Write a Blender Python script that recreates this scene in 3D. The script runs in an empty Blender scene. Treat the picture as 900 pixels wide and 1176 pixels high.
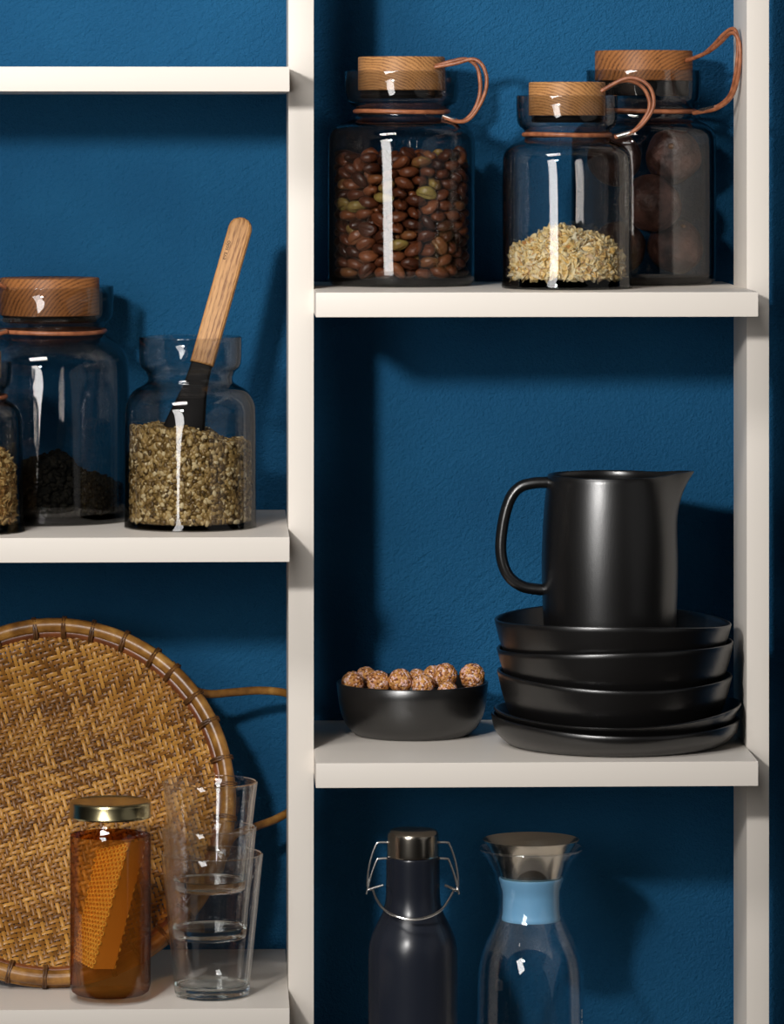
import bpy, bmesh, math, random
from mathutils import Vector, Matrix, Euler, Quaternion
random.seed(7)
sc = bpy.context.scene
COL = sc.collection
PI = math.pi

# ------------------------------------------------------------------ camera
F = 5400.0                       # focal length in pixels of the 900x1176 frame
YAW = math.radians(2.015)
CAM = Vector((0.0, -4.2, 1.5))
FWD = Vector((math.sin(YAW), math.cos(YAW), 0))
RGT = Vector((math.cos(YAW), -math.sin(YAW), 0))
HOR = 155.0                      # horizon row

def at(px, py, Y):
    """World point where the view line of a photo pixel meets the vertical plane y=Y."""
    d = FWD * F + RGT * (px - 450.0) - Vector((0, 0, 1)) * (py - HOR)
    t = (Y - CAM.y) / d.y
    return CAM + d * t

def unit(Y, px=450):
    """Metres per pixel at depth Y."""
    p = at(px, HOR, Y)
    return (p - CAM).dot(FWD) / F

cam = bpy.data.cameras.new('camera')
camo = bpy.data.objects.new('camera', cam)
COL.objects.link(camo)
cam.sensor_fit = 'VERTICAL'
cam.sensor_height = 36.0
cam.sensor_width = 36.0
cam.lens = F / 1176.0 * 36.0
cam.shift_y = -(588.0 - HOR) / 1176.0
cam.clip_start = 0.1
cam.clip_end = 50
camo.location = CAM
camo.rotation_euler = (PI / 2, 0, -YAW)
sc.camera = camo

# ------------------------------------------------------------------ materials
def new_mat(name):
    m = bpy.data.materials.new(name)
    m.use_nodes = True
    nt = m.node_tree
    nt.nodes.clear()
    return m, nt

def nd(nt, t, **kw):
    n = nt.nodes.new(t)
    for k, v in kw.items():
        if k in n.inputs.keys():
            n.inputs[k].default_value = v
        else:
            setattr(n, k, v)
    return n

def lin(r, g, b):
    f = lambda c: (c / 255 / 12.92) if c / 255 <= .04045 else ((c / 255 + .055) / 1.055) ** 2.4
    return (f(r), f(g), f(b), 1)

def principled(name, color, rough=.5, metal=0, bump=None, ramp=None, spec=.5, coat=0):
    """ramp: (scale vector, noise scale, [(pos, color)...]); bump: (scale, strength, distance)."""
    m, nt = new_mat(name)
    out = nd(nt, 'ShaderNodeOutputMaterial')
    p = nd(nt, 'ShaderNodeBsdfPrincipled')
    nt.links.new(p.outputs[0], out.inputs[0])
    p.inputs['Base Color'].default_value = color
    p.inputs['Roughness'].default_value = rough
    p.inputs['Metallic'].default_value = metal
    p.inputs['Specular IOR Level'].default_value = spec
    p.inputs['Coat Weight'].default_value = coat
    tc = nd(nt, 'ShaderNodeTexCoord')
    if bump:
        n = nd(nt, 'ShaderNodeTexNoise')
        n.inputs['Scale'].default_value = bump[0]
        n.inputs['Detail'].default_value = 6
        nt.links.new(tc.outputs['Object'], n.inputs['Vector'])
        b = nd(nt, 'ShaderNodeBump')
        b.inputs['Strength'].default_value = bump[1]
        b.inputs['Distance'].default_value = bump[2]
        nt.links.new(n.outputs[0], b.inputs['Height'])
        nt.links.new(b.outputs[0], p.inputs['Normal'])
    if ramp:
        mp = nd(nt, 'ShaderNodeMapping')
        mp.inputs['Scale'].default_value = ramp[0]
        nt.links.new(tc.outputs['Object'], mp.inputs['Vector'])
        n = nd(nt, 'ShaderNodeTexNoise')
        n.inputs['Scale'].default_value = ramp[1]
        n.inputs['Detail'].default_value = 5
        nt.links.new(mp.outputs[0], n.inputs['Vector'])
        r = nd(nt, 'ShaderNodeValToRGB')
        fill_ramp(r, ramp[2])
        nt.links.new(n.outputs[0], r.inputs[0])
        nt.links.new(r.outputs[0], p.inputs['Base Color'])
    m['p'] = p.name
    return m

def fill_ramp(r, stops):
    e = r.color_ramp.elements
    while len(e) < len(stops):
        e.new(.5)
    for el, (pos, c) in zip(e, stops):
        el.position = pos
        el.color = c

def island_mat(name, stops, rough=.5, bump=None, source='island', spec=.5, mottled=None):
    """Colour drawn at random for each loose piece (or each object) from a ramp."""
    m = principled(name, (1, 1, 1, 1), rough, bump=bump, spec=spec)
    nt = m.node_tree
    p = nt.nodes[m['p']]
    r = nd(nt, 'ShaderNodeValToRGB')
    fill_ramp(r, stops)
    if source == 'island':
        g = nd(nt, 'ShaderNodeNewGeometry')
        s = g.outputs['Random Per Island']
    else:
        s = nd(nt, 'ShaderNodeObjectInfo').outputs['Random']
    if mottled:
        tc = nd(nt, 'ShaderNodeTexCoord')
        n = nd(nt, 'ShaderNodeTexNoise')
        n.inputs['Scale'].default_value = mottled[0]
        n.inputs['Detail'].default_value = 4
        nt.links.new(tc.outputs['Object'], n.inputs['Vector'])
        ma = nd(nt, 'ShaderNodeMath', operation='MULTIPLY_ADD')
        nt.links.new(n.outputs[0], ma.inputs[0])
        ma.inputs[1].default_value = mottled[1]
        sub = nd(nt, 'ShaderNodeMath', operation='SUBTRACT')
        nt.links.new(s, sub.inputs[0])
        sub.inputs[1].default_value = mottled[1] / 2
        nt.links.new(sub.outputs[0], ma.inputs[2])
        s = ma.outputs[0]
    nt.links.new(s, r.inputs[0])
    nt.links.new(r.outputs[0], p.inputs['Base Color'])
    return m

def thin_glass(name, absorb, density, tint=(1, 1, 1, 1), refl=1.0, graze=.95):
    """Blown glass: Schlick reflection over see-through walls, with absorption in the thickness of the wall."""
    m, nt = new_mat(name)
    out = nd(nt, 'ShaderNodeOutputMaterial')
    g = nd(nt, 'ShaderNodeNewGeometry')
    dot = nd(nt, 'ShaderNodeVectorMath', operation='DOT_PRODUCT')
    nt.links.new(g.outputs['Normal'], dot.inputs[0])
    nt.links.new(g.outputs['Incoming'], dot.inputs[1])
    ab = nd(nt, 'ShaderNodeMath', operation='ABSOLUTE')
    nt.links.new(dot.outputs['Value'], ab.inputs[0])
    om = nd(nt, 'ShaderNodeMath', operation='SUBTRACT')
    om.inputs[0].default_value = 1
    nt.links.new(ab.outputs[0], om.inputs[1])
    pw = nd(nt, 'ShaderNodeMath', operation='POWER')
    nt.links.new(om.outputs[0], pw.inputs[0])
    pw.inputs[1].default_value = 5
    ma = nd(nt, 'ShaderNodeMath', operation='MULTIPLY_ADD')
    nt.links.new(pw.outputs[0], ma.inputs[0])
    ma.inputs[1].default_value = graze * refl
    ma.inputs[2].default_value = .045 * refl
    tr = nd(nt, 'ShaderNodeBsdfTransparent')
    tr.inputs[0].default_value = tint
    gl = nd(nt, 'ShaderNodeBsdfGlossy')
    gl.inputs['Roughness'].default_value = .015
    gl.inputs['Color'].default_value = (1, 1, 1, 1)
    mx = nd(nt, 'ShaderNodeMixShader')
    nt.links.new(ma.outputs[0], mx.inputs[0])
    nt.links.new(tr.outputs[0], mx.inputs[1])
    nt.links.new(gl.outputs[0], mx.inputs[2])
    nt.links.new(mx.outputs[0], out.inputs['Surface'])
    if density:
        v = nd(nt, 'ShaderNodeVolumeAbsorption')
        v.inputs['Color'].default_value = absorb
        v.inputs['Density'].default_value = density
        nt.links.new(v.outputs[0], out.inputs['Volume'])
    return m

def oak(name, base, dark, axis='z', freq=1.0, centre=(0, 0, 0), contrast=1.0):
    """Oak: annual rings about an axis off the piece, broken by fine pores along the grain."""
    m = principled(name, base, .5, spec=.35)
    nt = m.node_tree
    p = nt.nodes[m['p']]
    tc = nd(nt, 'ShaderNodeTexCoord')
    mp = nd(nt, 'ShaderNodeMapping')
    mp.inputs['Scale'].default_value = {'x': (.08, 1, 1), 'y': (1, .08, 1), 'z': (1, 1, .08)}[axis]
    mp.inputs['Location'].default_value = centre
    nt.links.new(tc.outputs['Object'], mp.inputs['Vector'])
    wv = nd(nt, 'ShaderNodeTexWave')
    wv.wave_type = 'RINGS'
    wv.rings_direction = axis.upper()
    wv.inputs['Scale'].default_value = 115 * freq
    wv.inputs['Distortion'].default_value = 9
    wv.inputs['Detail'].default_value = 3
    wv.inputs['Detail Scale'].default_value = .35
    nt.links.new(mp.outputs[0], wv.inputs['Vector'])
    n2 = nd(nt, 'ShaderNodeTexNoise')
    n2.inputs['Scale'].default_value = 1500
    n2.inputs['Detail'].default_value = 4
    nt.links.new(mp.outputs[0], n2.inputs['Vector'])
    n3 = nd(nt, 'ShaderNodeTexNoise')
    n3.inputs['Scale'].default_value = 60
    n3.inputs['Detail'].default_value = 3
    nt.links.new(mp.outputs[0], n3.inputs['Vector'])
    a1 = nd(nt, 'ShaderNodeMath', operation='MULTIPLY_ADD')
    nt.links.new(wv.outputs['Fac'], a1.inputs[0])
    a1.inputs[1].default_value = .42 * contrast
    nt.links.new(n2.outputs[0], a1.inputs[2])
    a2 = nd(nt, 'ShaderNodeMath', operation='MULTIPLY_ADD')
    nt.links.new(n3.outputs[0], a2.inputs[0])
    a2.inputs[1].default_value = .5
    nt.links.new(a1.outputs[0], a2.inputs[2])
    r = nd(nt, 'ShaderNodeValToRGB')
    mid = tuple(a * .7 + c * .3 for a, c in zip(base, dark))
    fill_ramp(r, [(.62 / 1.6, dark), (.86 / 1.6, mid), (1.15 / 1.6, base), (1, tuple(min(1, c * 1.1) for c in base))])
    dv = nd(nt, 'ShaderNodeMath', operation='DIVIDE')
    nt.links.new(a2.outputs[0], dv.inputs[0])
    dv.inputs[1].default_value = 1.6
    nt.links.new(dv.outputs[0], r.inputs[0])
    nt.links.new(r.outputs[0], p.inputs['Base Color'])
    b = nd(nt, 'ShaderNodeBump')
    b.inputs['Strength'].default_value = .25
    b.inputs['Distance'].default_value = .0003
    nt.links.new(a2.outputs[0], b.inputs['Height'])
    nt.links.new(b.outputs[0], p.inputs['Normal'])
    return m

def wall_paint():
    m = principled('blue_plaster', lin(22, 84, 125), .62, spec=.12)
    nt = m.node_tree
    p = nt.nodes[m['p']]
    tc = nd(nt, 'ShaderNodeTexCoord')
    mp = nd(nt, 'ShaderNodeMapping')
    mp.inputs['Scale'].default_value = (26, 1, 210)
    vr = nd(nt, 'ShaderNodeVectorRotate', rotation_type='Y_AXIS')
    vr.inputs['Angle'].default_value = math.radians(38)
    nt.links.new(tc.outputs['Object'], vr.inputs['Vector'])
    nt.links.new(vr.outputs[0], mp.inputs['Vector'])
    st = nd(nt, 'ShaderNodeTexNoise')          # brush strokes
    st.inputs['Scale'].default_value = 1
    st.inputs['Detail'].default_value = 4
    st.inputs['Distortion'].default_value = .6
    nt.links.new(mp.outputs[0], st.inputs['Vector'])
    fi = nd(nt, 'ShaderNodeTexNoise')          # fine orange peel
    fi.inputs['Scale'].default_value = 260
    fi.inputs['Detail'].default_value = 5
    nt.links.new(tc.outputs['Object'], fi.inputs['Vector'])
    bl = nd(nt, 'ShaderNodeTexNoise')          # where strokes show
    bl.inputs['Scale'].default_value = 9
    bl.inputs['Detail'].default_value = 2
    nt.links.new(tc.outputs['Object'], bl.inputs['Vector'])
    rm = nd(nt, 'ShaderNodeMapRange')
    rm.inputs['From Min'].default_value = .42
    rm.inputs['From Max'].default_value = .6
    nt.links.new(bl.outputs[0], rm.inputs['Value'])
    sm = nd(nt, 'ShaderNodeMath', operation='MULTIPLY')
    nt.links.new(rm.outputs[0], sm.inputs[0])
    nt.links.new(st.outputs[0], sm.inputs[1])
    gr = nd(nt, 'ShaderNodeTexNoise')          # gritty pits
    gr.inputs['Scale'].default_value = 620
    gr.inputs['Detail'].default_value = 3
    nt.links.new(tc.outputs['Object'], gr.inputs['Vector'])
    h1 = nd(nt, 'ShaderNodeMath', operation='MULTIPLY_ADD')
    nt.links.new(gr.outputs[0], h1.inputs[0])
    h1.inputs[1].default_value = .75
    nt.links.new(fi.outputs[0], h1.inputs[2])
    h2 = nd(nt, 'ShaderNodeMath', operation='MULTIPLY_ADD')
    nt.links.new(sm.outputs[0], h2.inputs[0])
    h2.inputs[1].default_value = .8
    nt.links.new(h1.outputs[0], h2.inputs[2])
    b = nd(nt, 'ShaderNodeBump')
    b.inputs['Strength'].default_value = .7
    b.inputs['Distance'].default_value = .0034
    nt.links.new(h2.outputs[0], b.inputs['Height'])
    nt.links.new(b.outputs[0], p.inputs['Normal'])
    cr = nd(nt, 'ShaderNodeValToRGB')
    fill_ramp(cr, [(.3, lin(25, 84, 125)), (.7, lin(30, 93, 135))])
    nt.links.new(bl.outputs[0], cr.inputs[0])
    nt.links.new(cr.outputs[0], p.inputs['Base Color'])
    return m

M = {}
M['wall'] = wall_paint()
M['cream'] = principled('cream_paint', lin(231, 223, 213), .42, bump=(45, .05, .0006), spec=.35)
M['floor'] = principled('dark_floor', lin(60, 52, 46), .6, ramp=((1, 8, 1), 12, [(.3, lin(50, 42, 36)), (.7, lin(72, 62, 54))]))
M['smoke'] = thin_glass('smoked_glass', (.50, .485, .465, 1), 150, refl=1.25, graze=.38)
M['clear'] = thin_glass('clear_glass', (.72, .80, .84, 1), 40, refl=.9, graze=.2)
M['carafe'] = thin_glass('carafe_glass', (.72, .82, .88, 1), 30, refl=1.2, graze=.6)
M['bead'] = thin_glass('glass_bead', (.8, .85, .88, 1), 40, refl=3.5, graze=.3)
M['oak'] = oak('oak_end_grain', lin(196, 142, 88), lin(112, 70, 37), 'y', 1.0, (.03, .01, .045), .75)
M['oakdark'] = oak('oiled_oak', lin(164, 106, 58), lin(84, 48, 24), 'y', .8, (-.05, .02, .03), .8)
M['oakspoon'] = oak('oak_handle', lin(204, 152, 96), lin(128, 82, 42), 'z', 1.3, (.02, .03, .01), .6)
M['leather'] = principled('tan_leather', lin(160, 98, 64), .45, bump=(500, .25, .0004), ramp=((1, 1, 1), 150, [(.3, lin(122, 68, 42)), (.7, lin(172, 108, 72))]))
M['steel'] = principled('brushed_steel', (.72, .65, .55, 1), .2, 1, bump=(90, .03, .0003))
M['silver'] = principled('silver_ferrule', (.8, .78, .75, 1), .25, 1)
M['seal'] = principled('black_silicone', lin(13, 12, 12), .6, spec=.18)
M['stoneware'] = principled('matt_black_glaze', lin(15, 14, 14), .30, bump=(1100, .22, .0004), spec=.5)
M['stoneware'].node_tree.nodes[M['stoneware']['p']].inputs['IOR'].default_value = 1.85
M['flask'] = principled('blue_black_lacquer', lin(33, 37, 47), .27, bump=(900, .08, .0003))
M['blueband'] = principled('sky_blue_silicone', lin(132, 190, 230), .45)
M['brass'] = principled('gold_lacquered_tin', (.62, .53, .30, 1), .24, 1, bump=(160, .06, .0003))
M['ink'] = principled('burnt_engraving', lin(52, 32, 18), .7)
M['etch'] = principled('white_print', lin(230, 232, 232), .5)
M['bean'] = island_mat('bean_skin', [(0, lin(48, 22, 12)), (.45, lin(98, 52, 30)), (.8, lin(136, 80, 48)), (.9, lin(122, 80, 46)), (1, lin(156, 138, 72))], .32, bump=(230, .7, .0012), source='object', mottled=(120, .3))
M['beanstuff'] = island_mat('bean_skin_rear', [(0, lin(52, 24, 14)), (.6, lin(98, 54, 32)), (1, lin(132, 82, 50))], .35, bump=(320, .3, .0006))
M['flake'] = island_mat('pale_flakes', [(0, lin(244, 206, 126)), (.5, lin(255, 236, 182)), (.9, lin(255, 246, 214)), (1, lin(206, 146, 78))], .6)
M['oat'] = island_mat('husked_flakes', [(0, lin(150, 106, 54)), (.5, lin(206, 166, 98)), (1, lin(238, 210, 148))], .6)
M['seed'] = island_mat('hulled_seed', [(0, lin(78, 58, 28)), (.35, lin(138, 110, 62)), (.75, lin(190, 160, 100)), (1, lin(242, 224, 178))], .25)
M['tea'] = island_mat('dark_leaf', [(0, lin(8, 8, 6)), (1, lin(24, 22, 16))], .8, spec=.12)
M['fruit'] = principled('dark_wrinkled_skin', lin(70, 46, 42), .45, bump=(190, .9, .0025), ramp=((1, 1, 1), 70, [(.3, lin(50, 30, 26)), (.7, lin(108, 74, 64))]))
M['straw'] = island_mat('split_bamboo', [(0, lin(108, 67, 22)), (.5, lin(158, 106, 41)), (1, lin(198, 144, 66))], .4, bump=(400, .15, .0004), mottled=(40, .5))
M['cane'] = principled('bent_cane', lin(160, 104, 42), .33, bump=(300, .2, .0005), ramp=((1, 1, 1), 60, [(.3, lin(96, 60, 22)), (.55, lin(156, 108, 48)), (.75, lin(196, 148, 76))]))
M['canedark'] = principled('stained_cane', lin(110, 58, 28), .35, bump=(300, .2, .0005), ramp=((1, 1, 1), 50, [(.3, lin(84, 40, 18)), (.7, lin(150, 86, 42))]))
M['binding'] = principled('cane_binding', lin(122, 80, 40), .5, bump=(500, .4, .0006), ramp=((1, 1, 1), 90, [(.3, lin(56, 32, 14)), (.7, lin(120, 78, 36))]))

def ball_mat():
    m = principled('sugared_nut_paste', (1, 1, 1, 1), .6)
    nt = m.node_tree
    p = nt.nodes[m['p']]
    tc = nd(nt, 'ShaderNodeTexCoord')
    v = nd(nt, 'ShaderNodeTexVoronoi')
    v.inputs['Scale'].default_value = 520
    nt.links.new(tc.outputs['Object'], v.inputs['Vector'])
    sp = nd(nt, 'ShaderNodeSeparateColor')
    nt.links.new(v.outputs['Color'], sp.inputs[0])
    r = nd(nt, 'ShaderNodeValToRGB')
    fill_ramp(r, [(0, lin(104, 50, 28)), (.35, lin(190, 124, 60)), (.66, lin(222, 164, 92)), (.76, lin(226, 172, 158)), (1, lin(240, 214, 206))])
    nt.links.new(sp.outputs[0], r.inputs[0])
    nt.links.new(r.outputs[0], p.inputs['Base Color'])
    b = nd(nt, 'ShaderNodeBump')
    b.inputs['Strength'].default_value = .9
    b.inputs['Distance'].default_value = .0012
    b.invert = True
    nt.links.new(v.outputs['Distance'], b.inputs['Height'])
    nt.links.new(b.outputs[0], p.inputs['Normal'])
    return m
M['ball'] = ball_mat()

def tumbler_glass():
    m, nt = new_mat('pressed_glass')
    out = nd(nt, 'ShaderNodeOutputMaterial')
    g = nd(nt, 'ShaderNodeBsdfGlass')
    g.inputs['Roughness'].default_value = 0
    g.inputs['IOR'].default_value = 1.45
    g.inputs['Color'].default_value = (.985, .995, .99, 1)
    nt.links.new(g.outputs[0], out.inputs[0])
    return m
M['tumbler'] = tumbler_glass()
M['tumbler_wall'] = thin_glass('pressed_glass_wall', (.74, .79, .79, 1), 30, refl=1.8, graze=.7)

def honey_mat():
    m, nt = new_mat('amber_honey')
    out = nd(nt, 'ShaderNodeOutputMaterial')
    tr = nd(nt, 'ShaderNodeBsdfTransparent')
    lw = nd(nt, 'ShaderNodeLayerWeight')       # facing tint paints in the dark flanks that refraction would give
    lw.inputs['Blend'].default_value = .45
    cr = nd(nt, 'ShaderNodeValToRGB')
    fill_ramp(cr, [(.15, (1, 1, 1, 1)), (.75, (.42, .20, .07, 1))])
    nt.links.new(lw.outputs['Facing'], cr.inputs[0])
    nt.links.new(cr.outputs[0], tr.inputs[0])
    nt.links.new(tr.outputs[0], out.inputs['Surface'])
    v = nd(nt, 'ShaderNodeVolumeAbsorption')
    v.inputs['Color'].default_value = (.95, .62, .05, 1)
    v.inputs['Density'].default_value = 30
    s = nd(nt, 'ShaderNodeVolumeScatter')
    s.inputs['Color'].default_value = (1, .62, .16, 1)
    s.inputs['Density'].default_value = 6
    a = nd(nt, 'ShaderNodeAddShader')
    nt.links.new(v.outputs[0], a.inputs[0])
    nt.links.new(s.outputs[0], a.inputs[1])
    nt.links.new(a.outputs[0], out.inputs['Volume'])
    return m
M['honey'] = honey_mat()
M['comb'] = principled('beeswax', lin(176, 108, 32), .3, bump=(300, .3, .0006))
M['cells'] = principled('wax_cell_edges', lin(240, 182, 78), .3)

# ------------------------------------------------------------------ mesh helpers
def link(name, me, mat, parent=None, smooth=True, angle=38):
    me.materials.append(mat) if mat else None
    if smooth:
        for p in me.polygons:
            p.use_smooth = True
        if angle:
            me.set_sharp_from_angle(angle=math.radians(angle))
    o = bpy.data.objects.new(name, me)
    COL.objects.link(o)
    if parent:
        o.parent = parent
    return o

def mesh_of(name, verts, faces):
    me = bpy.data.meshes.new(name)
    me.from_pydata([tuple(v) for v in verts], [], faces)
    me.update()
    return me

def fix(me):
    bm = bmesh.new()
    bm.from_mesh(me)
    bmesh.ops.remove_doubles(bm, verts=bm.verts, dist=1e-7)
    bmesh.ops.recalc_face_normals(bm, faces=bm.faces)
    bm.to_mesh(me)
    bm.free()
    return me

def tag(o, label, cat, group=None, kind=None):
    o['label'] = label
    o['category'] = cat
    if group:
        o['group'] = group
    if kind:
        o['kind'] = kind
    return o

def empty(name, loc, label, cat, group=None):
    o = bpy.data.objects.new(name, None)
    o.empty_display_size = .03
    o.location = loc
    COL.objects.link(o)
    return tag(o, label, cat, group)

def chaikin(pts, keep=(), it=2):
    """Round a profile; points flagged True in the third slot stay sharp."""
    pts = [tuple(p) + (False,) if len(p) == 2 else tuple(p) for p in pts]
    for _ in range(it):
        new = [pts[0]]
        for i in range(1, len(pts) - 1):
            a, b, c = pts[i - 1], pts[i], pts[i + 1]
            if b[2]:
                new.append(b)
            else:
                new.append((b[0] + (a[0] - b[0]) * .25, b[1] + (a[1] - b[1]) * .25, False))
                new.append((b[0] + (c[0] - b[0]) * .25, b[1] + (c[1] - b[1]) * .25, False))
        new.append(pts[-1])
        pts = new
    return [(p[0], p[1]) for p in pts]

def revolve(profile, N=96, rfun=None, closed=False):
    """Surface of revolution about z from (r, z) points. rfun(r, z, phi) -> (r, z) bends it."""
    verts, faces, rows = [], [], []
    for r, z in profile:
        if r < 1e-6:
            rows.append([len(verts)])
            verts.append((0, 0, rfun(0, z, 0)[1] if rfun else z))
        else:
            row = []
            for i in range(N):
                ph = 2 * PI * i / N
                rr, zz = rfun(r, z, ph) if rfun else (r, z)
                row.append(len(verts))
                verts.append((rr * math.cos(ph), rr * math.sin(ph), zz))
            rows.append(row)
    pairs = list(zip(rows[:-1], rows[1:]))
    if closed:
        pairs.append((rows[-1], rows[0]))
    for a, b in pairs:
        if len(a) == 1 and len(b) == 1:
            continue
        for i in range(N):
            j = (i + 1) % N
            if len(a) == 1:
                faces.append((a[0], b[j], b[i]))
            elif len(b) == 1:
                faces.append((a[i], a[j], b[0]))
            else:
                faces.append((a[i], a[j], b[j], b[i]))
    return fix(mesh_of('lathe', verts, faces))

def offset_in(pts, t):
    """Inner wall of an outer profile running upwards."""
    out = []
    for i, (r, z) in enumerate(pts):
        a = pts[max(i - 1, 0)]
        b = pts[min(i + 1, len(pts) - 1)]
        d = Vector((b[0] - a[0], b[1] - a[1]))
        if d.length < 1e-9:
            continue
        d.normalize()
        out.append((max(r - d.y * t, 0), z + d.x * t))
    return out

def vessel(outer, wall, base, N=96, rfun=None):
    """Closed solid wall of glass or clay. outer: (r, z) from the foot ring up to the rim."""
    inner = [p for p in offset_in(outer, wall)]
    rim = outer[-1]
    inn = [p for p in inner if p[1] > base + wall * .3]
    prof = [(0, outer[0][1])] + list(outer)
    prof.append((rim[0] - wall * .25, rim[1] + wall * .35))
    prof.append((rim[0] - wall * .75, rim[1] + wall * .35))
    prof += [(rim[0] - wall, rim[1])]
    for p in reversed(inn[:-1]):
        if p[1] < rim[1] - wall * .2:
            prof.append(p)
    prof.append((max(prof[-1][0] - wall * .6, .001), base + wall * .05))
    prof.append((max(prof[-1][0] - wall * .9, .0005), base))
    prof.append((0, base))
    return revolve(prof, N, rfun)

def resample(pts, n, closed=False):
    """Catmull-Rom through pts."""
    P = [Vector(p) for p in pts]
    k = len(P)
    segs = k if closed else k - 1
    out = []
    for s in range(segs):
        if closed:
            p0, p1, p2, p3 = P[(s - 1) % k], P[s], P[(s + 1) % k], P[(s + 2) % k]
        else:
            p0, p1, p2, p3 = P[max(s - 1, 0)], P[s], P[s + 1], P[min(s + 2, k - 1)]
        for j in range(n):
            t = j / n
            out.append(.5 * ((2 * p1) + (p2 - p0) * t + (2 * p0 - 5 * p1 + 4 * p2 - p3) * t * t + (3 * p1 - p0 - 3 * p2 + p3) * t ** 3))
    if not closed:
        out.append(P[-1])
    return out

def tube(pts, r, seg=10, closed=False, squash=None, up=Vector((0, 0, 1)), rfun=None):
    """Round (or flattened: squash=(a, b)) rod along pts."""
    n = len(pts)
    verts, faces = [], []
    nrm = None
    for i, p in enumerate(pts):
        if closed:
            t = pts[(i + 1) % n] - pts[i - 1]
        else:
            t = pts[min(i + 1, n - 1)] - pts[max(i - 1, 0)]
        t = t.normalized()
        if nrm is None:
            nrm = up - t * up.dot(t)
            if nrm.length < 1e-4:
                nrm = Vector((1, 0, 0)) - t * t.x
        else:
            nrm = nrm - t * nrm.dot(t)
        nrm = nrm.normalized()
        bi = t.cross(nrm)
        a, b = squash or (1, 1)
        k = rfun(i / (n - 1)) if rfun else 1
        for j in range(seg):
            ph = 2 * PI * j / seg
            verts.append(p + nrm * (math.cos(ph) * r * a * k) + bi * (math.sin(ph) * r * b * k))
    m = n if closed else n - 1
    for i in range(m):
        for j in range(seg):
            i2 = (i + 1) % n
            faces.append((i * seg + j, i * seg + (j + 1) % seg, i2 * seg + (j + 1) % seg, i2 * seg + j))
    if not closed:
        faces.append(tuple(range(seg - 1, -1, -1)))
        faces.append(tuple(range((n - 1) * seg, n * seg)))
    return fix(mesh_of('tube', verts, faces))

def box_mesh(x0, x1, y0, y1, z0, z1, bev=.0012):
    bm = bmesh.new()
    bmesh.ops.create_cube(bm, size=1)
    for v in bm.verts:
        v.co = ((x0 + x1) / 2 + v.co.x * (x1 - x0), (y0 + y1) / 2 + v.co.y * (y1 - y0), (z0 + z1) / 2 + v.co.z * (z1 - z0))
    if bev:
        bmesh.ops.bevel(bm, geom=bm.edges[:], offset=bev, segments=2, profile=.7, affect='EDGES')
    me = bpy.data.meshes.new('box')
    bm.to_mesh(me)
    bm.free()
    return me

def join_shapes(shapes):
    """One mesh from (verts, faces) lists."""
    V, Fc = [], []
    for vs, fs in shapes:
        b = len(V)
        V.extend(vs)
        Fc.extend(tuple(b + i for i in f) for f in fs)
    return mesh_of('merged', V, Fc)
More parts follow.
